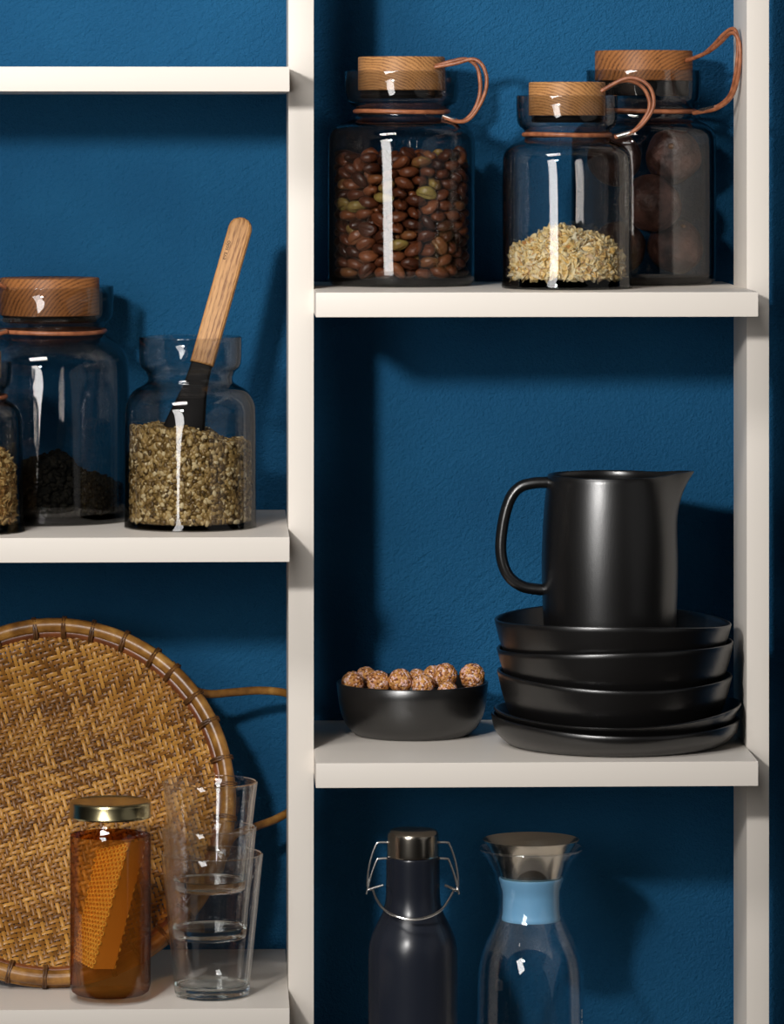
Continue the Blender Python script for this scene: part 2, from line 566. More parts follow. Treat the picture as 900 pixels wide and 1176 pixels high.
# settled pose of each bean: x, y, z in 0.1 mm, then quaternion in hundredths
BEANS = [
421,23,152,77,6,3,63,359,223,152,36,5,-1,93,200,367,156,15,7,20,97,69,530,156,74,7,-9,67,-145,409,163,65,-11,-20,-72,-292,326,152,9,-4,-5,99,-424,111,158,
15,15,6,-97,-434,-95,157,17,13,-13,-97,-325,-299,152,21,5,-1,-98,-193,-513,154,85,-14,5,-50,56,-427,155,90,-7,-13,40,336,-445,158,96,-9,14,23,406,-174,
152,35,5,0,94,549,117,156,54,-15,-14,81,409,375,152,54,-1,-6,84,208,518,174,25,33,-2,91,-102,554,161,4,-6,-28,-96,-274,484,157,36,16,0,-92,-482,247,153,
12,-6,5,-99,-555,-16,157,58,5,-20,-79,-501,-248,152,89,-7,2,-45,-338,-448,178,87,-33,-25,-28,-60,-558,181,91,-12,38,11,179,-509,152,81,3,5,58,432,-330,
187,49,20,6,84,546,-68,152,91,-2,-5,41,557,20,259,6,-40,-12,90,480,282,218,59,20,-14,77,309,437,218,81,-15,-6,57,20,418,211,8,5,14,-99,-109,398,300,53,
-59,4,61,-423,393,175,28,-16,79,-51,-546,116,222,57,-9,5,-82,-537,-136,241,90,-2,17,-40,-441,-345,232,93,-4,14,-34,-164,-376,165,90,-35,17,-20,63,-555,
240,90,-30,2,30,268,-330,175,18,-28,23,91,514,-218,231,81,-21,11,54,426,122,232,3,-6,-24,-97,339,257,258,67,-21,10,-70,171,408,261,67,-8,11,-73,-11,560,
256,9,-5,15,-98,-244,357,260,77,-29,-18,-54,-347,259,226,64,-2,-29,71,-441,0,233,19,-9,-5,-98,-381,-209,232,94,-21,23,16,-297,-327,253,59,-7,21,-77,-32,
-426,235,97,7,-5,22,228,-494,253,96,-14,-8,-24,380,-412,271,88,-9,-23,41,440,-79,232,99,2,-1,-11,421,-19,323,79,-12,16,58,495,217,299,5,-2,-24,97,312,477,
331,30,-15,-35,87,33,440,317,82,1,11,55,-187,511,263,57,3,-16,-81,-332,252,342,34,16,-15,-91,-405,134,272,83,-4,-19,-53,-422,-84,312,49,2,30,-82,-451,-331,
342,93,-11,19,-30,-191,-499,262,47,8,-19,-86,76,-435,311,86,-12,20,-46,221,-375,293,91,-32,2,-27,380,-181,278,83,26,-23,44,508,119,349,88,45,0,13,432,348,
342,5,21,37,-90,153,522,340,64,0,22,74,-65,549,356,37,17,11,-90,-330,453,295,37,13,-11,-91,-491,269,266,44,0,-16,-88,-556,18,314,65,2,-1,-76,-366,-217,
342,96,-15,9,-21,-315,-445,312,97,22,-2,11,-57,-533,310,85,3,-1,53,211,-496,363,35,-9,-23,90,323,-277,340,70,21,4,68,542,-124,315,70,-3,-8,71,534,21,393,
96,25,10,11,364,211,368,44,-4,13,89,253,354,343,92,23,-10,29,-27,436,416,4,-5,0,100,-214,495,375,44,16,-6,88,-449,335,355,49,-22,10,-84,-507,177,356,0,
-3,28,-96,-544,-173,356,73,-26,38,-50,-352,-436,424,92,-23,-14,-27,-209,-519,373,95,-8,15,-25,94,-554,379,90,23,-29,23,335,-452,409,80,-38,36,30,476,-250,
350,40,3,-21,89,418,91,463,84,-8,16,51,306,301,440,99,-14,7,-2,222,486,429,62,-13,22,-74,-142,541,460,20,-13,11,-96,-339,418,396,60,6,-5,80,-376,202,441,
78,7,-26,-57,-419,63,382,36,17,-23,-89,-350,-247,450,99,7,-9,-12,-251,-334,370,83,-8,46,31,-122,-402,332,80,-27,-24,-49,75,-414,419,1,-1,-8,-100,418,-343,
395,40,12,-25,88,530,-128,423,29,-23,-5,93,407,-80,444,69,15,-26,-66,491,239,416,9,13,26,95,339,443,450,22,30,-15,91,93,550,440,4,36,-1,-93,-194,390,435,
30,9,-17,93,-436,352,468,42,-1,22,-88,-525,104,441,100,0,-9,1,-415,-100,422,51,15,-2,-85,-426,-359,482,85,-46,-12,-24,-184,-537,490,86,-40,1,-32,-49,-551,
417,95,-12,-7,-27,245,-340,418,94,-7,-21,25,474,-252,471,39,3,34,85,549,146,505,58,-2,-46,67,433,356,495,36,2,-18,92,118,400,491,2,-6,-23,97,-71,412,516,
2,-6,19,98,-299,320,498,55,15,2,82,-497,208,506,9,-1,-18,-98,-557,-43,431,74,-26,-12,-61,-517,-220,456,78,-7,31,-54,-231,-377,494,89,19,21,35,-89,-427,
460,74,-14,-12,-65,200,-507,494,93,-20,-9,-29,393,-367,498,58,-2,-21,79,541,-146,534,84,-9,-9,53,535,1,497,5,12,-21,97,388,223,515,11,5,15,-98,261,339,
545,20,-19,-28,-92,12,540,504,42,-32,-30,80,-255,473,536,33,-5,-7,94,-449,300,570,0,-14,-9,-99,-556,47,529,70,16,2,-70,-426,-65,531,20,-26,-10,94,-324,
-272,559,70,24,-15,-66,-156,-417,563,54,1,18,-82,45,-530,506,84,0,-3,-54,252,-368,525,83,9,1,-55,466,-265,586,99,8,-6,-10,428,100,569,97,-22,8,-4,411,345,
602,18,-3,31,-93,185,528,552,10,20,-16,96,-120,543,566,21,17,-20,94,-349,409,593,24,-10,-5,96,-414,89,527,82,15,30,-47,-554,-86,577,70,3,27,-66,-458,-226,
542,78,-13,26,-56,-334,-473,559,75,59,-8,-29,-70,-536,577,74,9,15,-64,133,-406,553,79,12,-55,-26,380,-407,593,94,4,-10,33,416,-81,555,61,-14,-7,78,560,
-3,607,69,-10,-10,71,481,237,617,92,17,-3,34,318,450,574,0,-8,-8,-99,83,414,594,13,-8,4,99,-132,420,615,34,0,-3,94,-361,208,619,55,-17,18,-80,-436,17,624,
94,7,-11,-33,-403,-150,630,96,2,2,-29,-424,-334,610,85,8,-11,52,-220,-528,644,85,-37,38,-7,86,-551,605,100,-2,9,-2,263,-329,631,97,1,-9,23,329,-226,503,
65,-9,-65,-40,525,129,671,26,17,4,-95,326,236,630,57,-11,-55,60,178,515,662,53,23,-3,82,35,549,623,25,11,-9,-96,-239,317,638,65,27,62,-35,-527,164,625,
40,8,-1,-91,-558,11,684,75,-7,1,-65,-507,-232,684,88,-7,1,-46,-260,-351,642,82,24,-14,49,-59,-557,679,99,14,-6,4,231,-504,613,87,3,37,31,455,-322,684,92,
-5,2,38,518,-164,649,49,5,36,79,435,-2,656,94,22,-13,-24,439,310,708,88,-9,2,47,333,451,681,38,-10,-12,91,23,420,689,9,0,-10,-99,-137,400,733,79,-35,1,
51,-447,333,670,51,-10,0,-85,-410,84,717,54,-2,-22,-81,-426,-87,731,93,-15,-22,26,-362,-424,699,90,-5,-9,-43,-134,-408,668,96,19,8,19,4,-409,565,69,-46,
-27,-48,317,-445,684,74,17,0,66,376,-191,649,32,-39,8,86,385,156,723,48,1,-36,80,233,348,680,31,-44,-4,85,156,388,770,64,-10,43,63,-76,549,687,8,-19,-12,
97,-345,436,702,21,-22,-11,-95,-354,228,732,57,-22,-15,-77,-542,0,787,95,-9,14,-26,-352,-238,711,70,16,1,-70,-252,-342,758,56,7,-18,81,-1,-417,718,90,38,
15,14,175,-383,702,91,15,-13,37,323,-271,744,91,12,-14,37,560,-61,716,77,19,20,58,541,68,780,7,-27,11,96,505,219,779,95,8,13,-28,244,497,760,48,-8,-16,
86,50,540,764,39,27,14,86,-231,511,704,34,-43,-18,-82,-465,311,779,54,-15,11,-82,-524,167,729,34,-1,-5,-94,-546,-160,782,72,-40,11,-55,-433,-341,768,97,
-16,-1,-16,-165,-499,752,57,-2,7,-82,97,-528,714,56,24,7,79,242,-495,762,93,26,-27,-3,508,-232,767,88,-9,-4,46,515,163,872,88,34,-14,29,372,384,778,47,
12,-7,-87,153,526,840,59,-5,-33,74,-105,530,784,34,-12,-6,93,-256,331,794,5,32,-16,-93,-348,242,856,8,-23,38,89,-403,110,843,88,-10,-44,-11,-393,-207,811,
32,11,-18,-92,-315,-450,809,99,8,9,-1,-34,-536,786,60,11,2,80,115,-549,822,98,-17,9,4,385,-404,777,89,-2,3,45,412,-81,739,84,-5,-11,53,435,19,834,96,-4,
-18,20,458,318,872,53,-8,2,84,298,448,855,29,2,6,-95,-7,410,809,91,38,15,4,-227,482,838,41,13,15,89,-359,422,818,57,-12,15,-80,-535,165,836,53,2,17,-83,
-415,-55,852,45,32,-11,-83,-436,-349,874,93,-8,-2,-36,-182,-527,852,99,2,4,-10,67,-423,843,50,-23,23,81,238,-344,814,90,17,0,39,398,-156,833,67,4,4,74,
558,53,931,66,-3,-17,73,305,291,855,47,31,-11,82,137,393,894,27,-1,27,93,-117,519,889,82,-1,5,-57,-266,354,905,32,-13,3,94,-449,323,892,26,3,15,-96,-538,
63,898,93,27,19,-16,-404,-176,916,23,19,6,-95,-116,-397,827,94,-32,0,-7,-38,-533,893,76,-14,11,-63,214,-517,894,91,-40,12,2,439,-322,858,98,-18,-2,6,548,
-76,830,87,23,4,43,272,-58,1058,89,6,3,46,369,161,868,32,59,26,69,285,493,971,10,-30,-29,90,21,533,888,63,-28,14,-71,-253,476,950,34,2,23,91,-336,262,980,
74,13,-31,-58,-460,182,934,15,0,9,99,-535,-78,885,97,8,-22,0,-303,-288,888,50,39,23,-73,-172,-364,945,84,51,-11,-15,12,-417,963,9,8,-19,97,331,-428,878,
94,30,-10,-15,515,-222,897,73,-41,23,49,417,2,945,59,-30,0,75,380,381,943,55,-3,-18,-81,126,517,951,79,-7,1,61,-132,523,996,48,14,-2,87,-360,414,1004,13,
-36,-3,92,-465,294,999,72,-7,-8,-68,-438,34,963,24,-6,15,-96,-460,-280,971,99,14,4,-2,-295,-451,915,71,-2,-10,-70,8,-557,985,98,-5,21,5,184,-384,919,52,
-1,-19,-83,306,-275,921,81,22,42,36,528,-115,944,42,-8,20,88,552,-28,1022,56,-8,-2,83,469,258,971,97,14,-9,20,222,352,996,18,5,20,96,17,532,1006,71,12,
-19,-67,34,95,1058,62,5,4,78,-232,147,1058,67,-3,6,-74,-94,37,1068,35,-18,-28,88,-519,-145,978,27,10,21,-93,-404,-405,1017,86,-29,39,-14,-153,-515,959,
88,-11,-15,43,144,-512,1009,64,3,6,77,421,-365,968,93,-9,9,33,388,-166,946,71,3,27,64,411,121,995,93,-29,20,2,413,351,1050,51,-15,-4,-85,182,501,1045,76,
9,4,64,-73,485,1082,73,5,6,68,-94,214,1062,68,-8,9,72,-381,169,1058,83,17,-37,39,-538,-28,1044,96,-17,-20,-1,-173,-95,1063,78,-6,-19,59,-49,-111,1143,73,
-9,-60,-31,64,-221,1174,23,72,-63,-18,281,-460,981,60,21,13,76,142,-222,1064,89,12,12,-43,412,-105,1057,88,33,30,-15,75,-76,1058,9,2,6,-99,189,63,1064,
24,-16,13,-95,299,441,1083,84,23,-5,49,56,529,1113,69,-12,10,-71,-230,508,1075,22,25,17,-93,-424,329,1092,15,7,13,98,-569,123,1037,31,-54,39,-68,-529,-186,
1077,76,-4,23,-61,-211,-242,1073,14,21,28,-93,-258,-484,1022,84,-5,-7,-53,52,-555,1091,99,-3,-6,13,352,-407,1068,63,-7,-4,78,457,-282,1039,9,14,21,96,546,
130,1036,68,-21,29,64,318,223,1043,16,-12,-28,-94,23,348,1057,68,-7,3,-73,71,83,1202,77,-48,42,7,-353,429,1134,21,-17,-8,-96,-91,-28,1199,81,-29,-46,-24,
-361,16,1059,42,2,16,-89,-371,-187,1030,43,13,11,89,-101,-356,1057,7,-6,-6,-99,-42,-212,1058,100,-2,-5,2,223,-484,1088,79,-8,1,-60,446,-334,1147,93,-4,
-1,37,557,-62,1128,79,-14,-7,60,411,20,1102,3,4,31,95,513,223,1096,46,-30,4,84,139,224,1058,71,-1,5,70,30,214,1135,95,-5,-4,-30,-73,102,1175,90,-32,24,
19,39,-25,1172,59,12,54,59,-293,-110,1111,98,6,-15,-12,-309,-335,1029,63,36,-55,41,-116,-522,1069,53,-2,-11,-84,89,-351,1062,24,-10,-32,91,300,-440,1163,
50,6,6,86,513,-191,1079,92,-22,30,16,251,7,1152,74,-3,14,66,202,169,1146,93,-2,4,36,182,501,1149,83,0,10,55,-87,554,1175,2,-4,16,99,-93,386,942,14,-1,-74,
-65,-495,226,1120,13,37,48,-79,-541,1,1149,19,-13,2,97,-453,-286,1114,96,12,16,18,-284,-454,1118,90,-19,1,38,-168,-155,1204,71,37,59,-12,227,-306,1121,
29,-75,58,10,298,-234,1046,67,-7,18,-72,524,69,1168,6,-3,26,96,171,-125,1148,78,-29,10,-55,459,286,1162,81,-32,-16,47,116,354,1125,54,-30,6,-78,80,531,
1218,85,-11,-7,51,-198,444,1166,91,18,5,-37,-221,152,1160,77,-5,6,64,-426,-110,1147,66,12,-30,-68,-389,-372,1157,46,-3,41,-79,-174,-510,1176,70,-22,21,
-64,-22,-551,1177,35,-23,6,91,338,-202,1145,95,-18,12,-23,532,-163,1216,61,-11,-44,65,368,402,1165,76,16,-20,59,252,476,1230,65,-19,26,-68,-219,342,1037,
3,76,65,-4,-473,113,1127,36,25,-51,74,-224,6,1146,70,-38,-46,-39,-320,-214,1167,59,29,-24,71,-308,-438,1221,94,-2,-2,33,162,-529,1183,98,-14,-6,-15,381,
-89,1189,7,10,4,99,549,142,1247,69,-8,44,57,379,146,1130,11,-12,-86,-49,238,322,1135,72,14,53,-44,-111,314,1127,94,-23,-1,27,-441,306,1209,93,-30,15,-12,
-354,58,1168,66,-15,17,-72,-464,-262,1222,35,-1,0,-94,-69,-258,1158,47,12,-34,81,18,-415,1126,22,13,9,-96,156,-369,1190,51,62,-18,-57,260,-292,1235,66,
-12,14,-73,452,-241,1239,86,23,-25,-38,334,272,1207,39,13,-2,-91,-18,403,1181,87,-17,-5,-46,-548,-121,1204,48,-10,-38,78,-212,-322,1160,14,18,-6,97,45,
-448,1249,10,-36,30,-88,391,-376,1243,56,-21,-23,76,353,35,1222,51,-30,-31,-75,100,202,1239,69,8,41,59,-44,227,1223,88,-19,-7,44,-256,329,1178,69,6,-43,
58,-531,61,1245,18,8,11,98,-62,-379,1204,97,-4,-16,15,-296,-78,1235,11,-16,-73,66,203,84,1241,28,-23,8,-93,-293,246,1240,43,-41,80,-4,]

# ------------------------------------------------------------------ the room and the shelving
WALL_Y = .307
wall = link('wall_back', box_mesh(-2.6, 2.6, WALL_Y, WALL_Y + .1, 0, 2.9, 0), M['wall'], smooth=False)
wall['kind'] = 'structure'
floor = link('floor', box_mesh(-2.6, 2.6, -4.8, WALL_Y + .1, -.08, 0, 0), M['floor'], smooth=False)
floor['kind'] = 'structure'

POST_Y, POST_D = .097, .112
pl0, pl1 = at(331, 600, POST_Y).x, at(360.3, 600, POST_Y).x
pr0, pr1 = at(857.2, 600, POST_Y).x, at(883, 600, POST_Y).x
sl1 = at(333, 617, 0).x
sr0, sr1 = at(362.5, 877, 0).x, at(870.5, 877, 0).x
Z_LT = at(166, 76.5, 0).z
Z_LM = at(166, 617.3, 0).z
Z_LB = at(166, 1159, 0).z
Z_RT = at(617, 335.6, 0).z
Z_RM = at(617, 875.4, 0).z
Z_RB = .622
TH = .0222
unit_root = empty('shelving_unit', ((pl0 + pl1) / 2, POST_Y, 0),
                  'cream painted shelving unit of thick boards and narrow upright posts against the blue wall', 'shelving')
def board(x0, x1, z):
    o = link('shelf', box_mesh(x0, x1, 0, WALL_Y, z - TH, z, .0009), M['cream'], unit_root, angle=50)
    o.matrix_parent_inverse = Matrix.Translation(-unit_root.location)
def post(x0, x1, d):
    o = link('post', box_mesh(x0, x1, POST_Y, POST_Y + d, 0, 2.25, .0011), M['cream'], unit_root, angle=50)
    o.matrix_parent_inverse = Matrix.Translation(-unit_root.location)
post(pl0, pl1, .138)  # left post shaped deeper to block stray light on the wall behind
post(pr0, pr1, POST_D)
# boards run between the posts' inner faces; behind the posts they reach the wall
for z in (Z_LT, Z_LM, Z_LB):
    board(-.62, sl1 - .0004, z)
for z in (Z_RT, Z_RM, Z_RB):
    board(sr0, sr1, z)

# ------------------------------------------------------------------ storage jars
class Spot:
    """Base centre of a thing on a shelf, with pixel-to-metre helpers around it."""
    def __init__(s, cx, Y, zb):
        s.cx, s.Y, s.zb = cx, Y, zb
        s.u = unit(Y, cx)
        p = at(cx, HOR, Y)
        s.loc = Vector((p.x, Y, zb + .0002))
    def h(s, py):
        return max(0.0, at(s.cx, py, s.Y).z - s.zb)
    def p(s, px, py, dy=0.0):
        """local point seen at a pixel, dy metres off the centre plane"""
        return at(px, py, s.Y + dy) - s.loc
    def prof(s, pts):
        out = []
        for q in pts:
            out.append((q[0] * s.u, s.h(q[1])) + ((q[2],) if len(q) > 2 else ()))
        return out

def storage_jar(sp, label, prof, lid=None, ring=None, strands=(), ferrule=None, base=9, wall=4.0, mat='smoke', lidmat='oak', foot=None):
    root = empty('storage_jar', sp.loc, label, 'jar', 'smoked glass storage jars')
    outer = chaikin(sp.prof(prof))
    body = link('glass_body', vessel(outer, wall * sp.u, base * sp.u), M[mat], root, angle=70)
    if foot:
        r, t = foot
        pts = [(0, 0), (r * sp.u, 0), ((r + .7) * sp.u, t * .5 * sp.u), (r * sp.u, t * sp.u), (r * .9 * sp.u, t * 1.1 * sp.u)]
    if lid:
        r, top, bot, seal_r, seal_bot = lid
        u = sp.u
        zt, zb_ = sp.h(top), sp.h(bot)
        tl = zt - zb_
        L = link('lid', revolve([(0, 0), (r * u - .0006, 0), (r * u, .0006), (r * u, tl - .0012), (r * u - .0004, tl - .0004), (r * u - .0014, tl), (0, tl)], 96), M[lidmat], root)
        L.location = (0, 0, zb_)
        zs = sp.h(seal_bot) - zb_
        zb_ = 0
        link('seal', revolve([(0, zs), (seal_r * u, zs), ((seal_r + 1.2) * u, zs + (zb_ - zs) * .35), (seal_r * u, zs + (zb_ - zs) * .6), ((seal_r + 1) * u, zb_ - .0003), (0, zb_ - .0003)], 64), M['seal'], L)
    if ring:
        r, py = ring
        u = sp.u
        z = sp.h(py)
        pts = [Vector((r * u * math.cos(a), r * u * math.sin(a), z + .0006 * math.sin(a * 2 + .4))) for a in [2 * PI * i / 72 for i in range(72)]]
        S_ = link('leather_strap', tube(pts, 2.6 * u, 10, True), M['leather'], root)
        for st in strands:
            pts = resample([sp.p(x, y, d) for x, y, d in st], 8)
            link('strap_loop', tube(pts, 2.3 * u, 10), M['leather'], S_)
        if ferrule:
            pts = resample([sp.p(x, y, d) for x, y, d in ferrule], 6)
            link('ferrule', tube(pts, 3.3 * u, 12), M['silver'], S_)
    return root

S1 = Spot(461, .195, Z_RT)
storage_jar(S1, 'smoked glass jar full of brown beans, with oak stopper and leather strap', [
    (74, 330), (80, 328), (84, 322), (84.5, 312), (84.5, 240), (84.5, 168), (83, 151), (73, 143), (59, 139), (53, 134), (52, 126), (57, 121), (64, 117), (65.5, 107), (65.5, 83)],
    lid=(50, 65.5, 104, 46, 113), ring=(53.5, 128.5),
    strands=[[(509, 133.5, -.02), (522, 138.5, -.025), (533, 138.5, -.028), (544, 127, -.03), (550.5, 110, -.03), (551, 92, -.03), (547, 76, -.03), (535, 68, -.03), (518, 70.5, -.029), (499, 76, -.026)],
             [(509, 134, -.024), (524, 139.5, -.03), (538, 137, -.036), (550, 122, -.038), (557.5, 104, -.038), (558.5, 88, -.038), (553, 74, -.036), (542, 68, -.034), (522, 73, -.032), (499, 77, -.028)]],
    ferrule=[(509, 133.8, -.023), (523, 139, -.028)])

S2 = Spot(651, .105, Z_RT)
storage_jar(S2, 'smaller smoked glass jar with a low heap of pale flakes and an oak stopper', [
    (70, 335), (75, 333), (75.5, 328), (74.5, 322), (74.5, 250), (74.5, 190), (73, 175), (64, 166), (53, 162), (48, 158), (47.5, 153), (51, 148), (56.5, 144), (58.3, 134), (58.3, 111)],
    lid=(44, 94.5, 133, 40, 141), ring=(49.5, 155), base=11,
    strands=[[(706, 157, -.02), (724, 152.5, -.028), (739, 141, -.032), (750, 123, -.034), (748.5, 105, -.034), (740, 94.5, -.033), (727, 89.5, -.031), (713, 92, -.029), (691, 104, -.024)],
             [(706, 157.5, -.023), (722, 154, -.024), (735, 143, -.026), (745.5, 124, -.027), (743, 108, -.027), (734, 97, -.027), (721, 92.5, -.027), (708, 95, -.026), (690, 105, -.024)]],
    ferrule=[(708, 157, -.022), (727, 151.5, -.028)])

S3 = Spot(739, .228, Z_RT)
storage_jar(S3, 'smoked glass jar of large dark round fruit, beside the right hand post', [
    (73, 328), (79, 326), (83, 320), (83.3, 308), (83.3, 240), (83.3, 170), (82, 152), (73, 143), (62, 139), (58, 134), (57, 126), (60, 121), (65, 116), (66, 107), (66, 82)],
    lid=(56, 58.5, 93, 51, 110), ring=(58.5, 128), lidmat='oakdark',
    strands=[[(796, 129.5, -.03), (808, 127, -.04), (824, 122, -.06), (838, 109, -.075), (844, 87, -.088), (847, 60, -.092), (846, 40, -.09), (841, 33, -.085), (831, 39, -.075), (819, 52, -.06), (806, 63, -.045), (788, 69, -.028)],
             [(796, 130, -.034), (808, 128, -.044), (823, 124.5, -.064), (839, 112, -.08), (847, 90, -.092), (849.5, 62, -.096), (847, 44, -.094), (839, 38, -.088), (826, 50, -.072), (812, 60, -.055), (788, 70, -.03)]],
    ferrule=[(804, 128, -.038), (822, 123.5, -.06)])

S4 = Spot(57, .192, Z_LM)
storage_jar(S4, 'large smoked glass jar with oak stopper and a low dark heap of dried leaves', [
    (80, 606), (86, 604), (91, 598), (91.5, 588), (91.5, 520), (91.5, 430), (90, 410), (80, 395), (68, 388), (62.5, 384), (62, 378), (66, 372), (72, 366), (73.3, 356), (73.3, 330)],
    lid=(57, 319, 362, 53, 370), ring=(63.5, 380.5), lidmat='oakdark', base=10,
    strands=[[(8, 380, -.04), (-12, 383, -.05), (-26, 372, -.05), (-30, 350, -.05), (-24, 332, -.045), (-8, 326, -.04), (6, 330, -.032)],
             [(8, 381, -.044), (-14, 385, -.054), (-32, 372, -.054), (-37, 348, -.054), (-29, 328, -.05), (-10, 322, -.044), (6, 331, -.036)]],
    ferrule=[(6, 380.5, -.042), (-10, 383, -.05)])

S5 = Spot(218.5, .112, Z_LM)
storage_jar(S5, 'open smoked glass jar of pale seeds with a wooden handled scoop in it', [
    (70, 613), (75, 611.5), (76.5, 607), (75.5, 600), (75.3, 540), (75.3, 478), (74, 462), (66, 449), (55, 443), (49, 439), (48, 434), (51, 427), (57, 422), (59, 413), (59, 388)],
    base=6)

S6 = Spot(-38, .07, Z_LM)
storage_jar(S6, 'smoked glass jar of husked flakes cut by the left edge of the photo', [
    (60, 616), (66, 615), (67.5, 611), (65, 605), (64, 560), (64, 488), (62, 474), (55, 464), (47, 461), (43, 457), (42, 452), (45, 446), (50, 442), (51.5, 434), (51.5, 417)],
    lid=(39, 403, 434, 36, 441), ring=(44.5, 456), base=9,
    strands=[[(-85, 457, -.02), (-100, 452, -.026), (-112, 436, -.03), (-114, 418, -.03), (-104, 404, -.028), (-76, 410, -.02)]],
    ferrule=[(-84, 457, -.02), (-99, 452.5, -.026)])

# ------------------------------------------------------------------ what fills the jars
def bean_mesh(seed):
    """Wrinkled flattened bean with a crease along its belly."""
    bm = bmesh.new()
    bmesh.ops.create_uvsphere(bm, u_segments=28, v_segments=16, radius=1)
    A, B, C_ = .0100, .0075, .0050
    for v in bm.verts:
        x, y, z = v.co
        env = max(0, 1 - x * x)
        y2 = y - .24 * env + .17
        groove = math.exp(-((y2 - .1 * math.sin(seed)) / .16) ** 2) * .36 * env
        wr = .055 * env * math.sin(8.5 * y2 + 1.7 * x + seed * 2) + .03 * env * math.sin(15 * y2 - 2 * x + seed)
        v.co = (x * A, y2 * B * .95, z * C_ * (1 - .14 * x) * (1 - groove + wr))
    for f in bm.faces:
        f.smooth = True
    me = bpy.data.meshes.new('bean')
    bm.to_mesh(me)
    bm.free()
    me.materials.append(M['bean'])
    return me
kinds = [bean_mesh(s) for s in (0.3, 1.4, 2.6, 4.1)]
bme = kinds[0]
floor_z = .0075
rows = []
for i in range(0, len(BEANS), 7):
    x, y, z, qw, qx, qy, qz = BEANS[i:i + 7]
    rows.append((Vector((x, y, z)) * 1e-4 + Vector((0, 0, floor_z - .0102)), Quaternion((qw, qx, qy, qz)).normalized()))
rows.sort(key=lambda r: r[0].y)
lab = 'dried bean in the heap filling the jar with the leather strap'
first = None
rest = []
for i, (p, q) in enumerate(rows):
    if i < 300:
        if first is None:
            o = first = bpy.data.objects.new('dried_bean', bme)
        else:
            o = first.copy()
            o.data = kinds[i % 4]
        COL.objects.link(o)
        o.rotation_mode = 'QUATERNION'
        o.location = S1.loc + p
        o.rotation_quaternion = q
        tag(o, lab, 'bean', 'beans in the glass jar')
    else:
        rest.append((p, q))
V, Fc = [], []
bv = [v.co.copy() for v in bme.vertices]
bf = [tuple(p.vertices) for p in bme.polygons]
for p, q in rest:
    b = len(V)
    V += [q @ c + p for c in bv]
    Fc += [tuple(b + k for k in f) for f in bf]
o = link('dried_beans', mesh_of('rear_beans', V, Fc), M['beanstuff'], angle=0)
o.location = S1.loc
tag(o, 'rest of the brown beans behind those at the glass', 'beans', kind='stuff')

def heap(R, z0, top, n_side, n_top, piece, inner=.93):
    """Loose pieces over a solid mound inside a jar: top(x, y) gives the height."""
    shapes = []
    N = 48
    vs, fs = [(0, 0, z0), ], []
    rings = [(R * inner, z0)] + [(R * inner * k, None) for k in (1, .75, .5, .25)]
    for r, z in rings:
        for i in range(N):
            a = 2 * PI * i / N
            x, y = r * math.cos(a), r * math.sin(a)
            vs.append((x, y, z0 if z is not None else top(x, y) - .002))
    vs.append((0, 0, top(0, 0) - .002))
    for k in range(len(rings) - 1):
        for i in range(N):
            j = (i + 1) % N
            a, b = 1 + k * N, 1 + (k + 1) * N
            fs.append((a + i, a + j, b + j, b + i))
    L = 1 + (len(rings) - 1) * N
    for i in range(N):
        fs.append((0, 1 + (i + 1) % N, 1 + i))
        fs.append((L + i, L + (i + 1) % N, len(vs) - 1))
    shapes.append((vs, fs))
    for k in range(n_side):
        a = random.uniform(0, 2 * PI)
        r = R * random.uniform(inner + .01, .985)
        x, y = r * math.cos(a), r * math.sin(a)
        z = random.uniform(z0 + .0015, max(z0 + .002, top(x, y)))
        shapes.append(piece(Vector((x, y, z)), Vector((math.cos(a), math.sin(a), 0))))
    for k in range(n_top):
        a = random.uniform(0, 2 * PI)
        r = R * .96 * math.sqrt(random.random())
        x, y = r * math.cos(a), r * math.sin(a)
        shapes.append(piece(Vector((x, y, top(x, y) + random.uniform(-.001, .001))), Vector((random.gauss(0, .3), random.gauss(0, .3), 1)).normalized()))
    return join_shapes(shapes)

def basis(n):
    t = Vector((random.gauss(0, 1), random.gauss(0, 1), random.gauss(0, 1)))
    t = (t - n * t.dot(n)).normalized()
    return t, n.cross(t)

def flake_piece(l, w, curl, wild=.5):
    def f(p, n):
        n = (n + Vector((random.gauss(0, wild), random.gauss(0, wild), random.gauss(0, wild)))).normalized()
        t, b = basis(n)
        L, W = l * random.uniform(.6, 1.25), w * random.uniform(.6, 1.2)
        c = curl * random.uniform(.3, 1)
        top_, bot = [], []
        for i, u_ in enumerate((-1, -.45, .2, .8, 1.05)):
            ww = W * (1 - .75 * abs(u_) ** 2.2)
            off = c * (u_ * u_ - .4)
            for s in (-1, 1):
                q = p + t * (L * u_) + b * (ww * s) + n * off
                top_.append(q + n * .0002)
                bot.append(q - n * .0002)
        vs = top_ + bot
        fs = []
        k = len(top_)
        for i in range(4):
            a = 2 * i
            fs.append((a, a + 2, a + 3, a + 1))
            fs.append((k + a, k + a + 1, k + a + 3, k + a + 2))
            fs.append((a, k + a, k + a + 2, a + 2))
            fs.append((a + 1, a + 3, k + a + 3, k + a + 1))
        return vs, fs
    return f

SPH = {}
def lump_piece(a, b, c, seg=8, rings=5, jit=0.0, flat=.35):
    bm = bmesh.new()
    bmesh.ops.create_uvsphere(bm, u_segments=seg, v_segments=rings, radius=1)
    bm.verts.ensure_lookup_table()
    base = [v.co.copy() for v in bm.verts]
    fs = [tuple(v.index for v in f.verts) for f in bm.faces]
    bm.free()
    def f(p, n):
        n2 = (n + Vector((random.gauss(0, flat), random.gauss(0, flat), random.gauss(0, flat)))).normalized()
        t, bb = basis(n2)
        k = random.uniform(.85, 1.15)
        return [p + t * (v.x * a * k * (1 - .25 * v.y)) + bb * (v.y * b * k) + n2 * (v.z * c * k * (1 + random.uniform(-jit, jit))) for v in base], fs
    return f

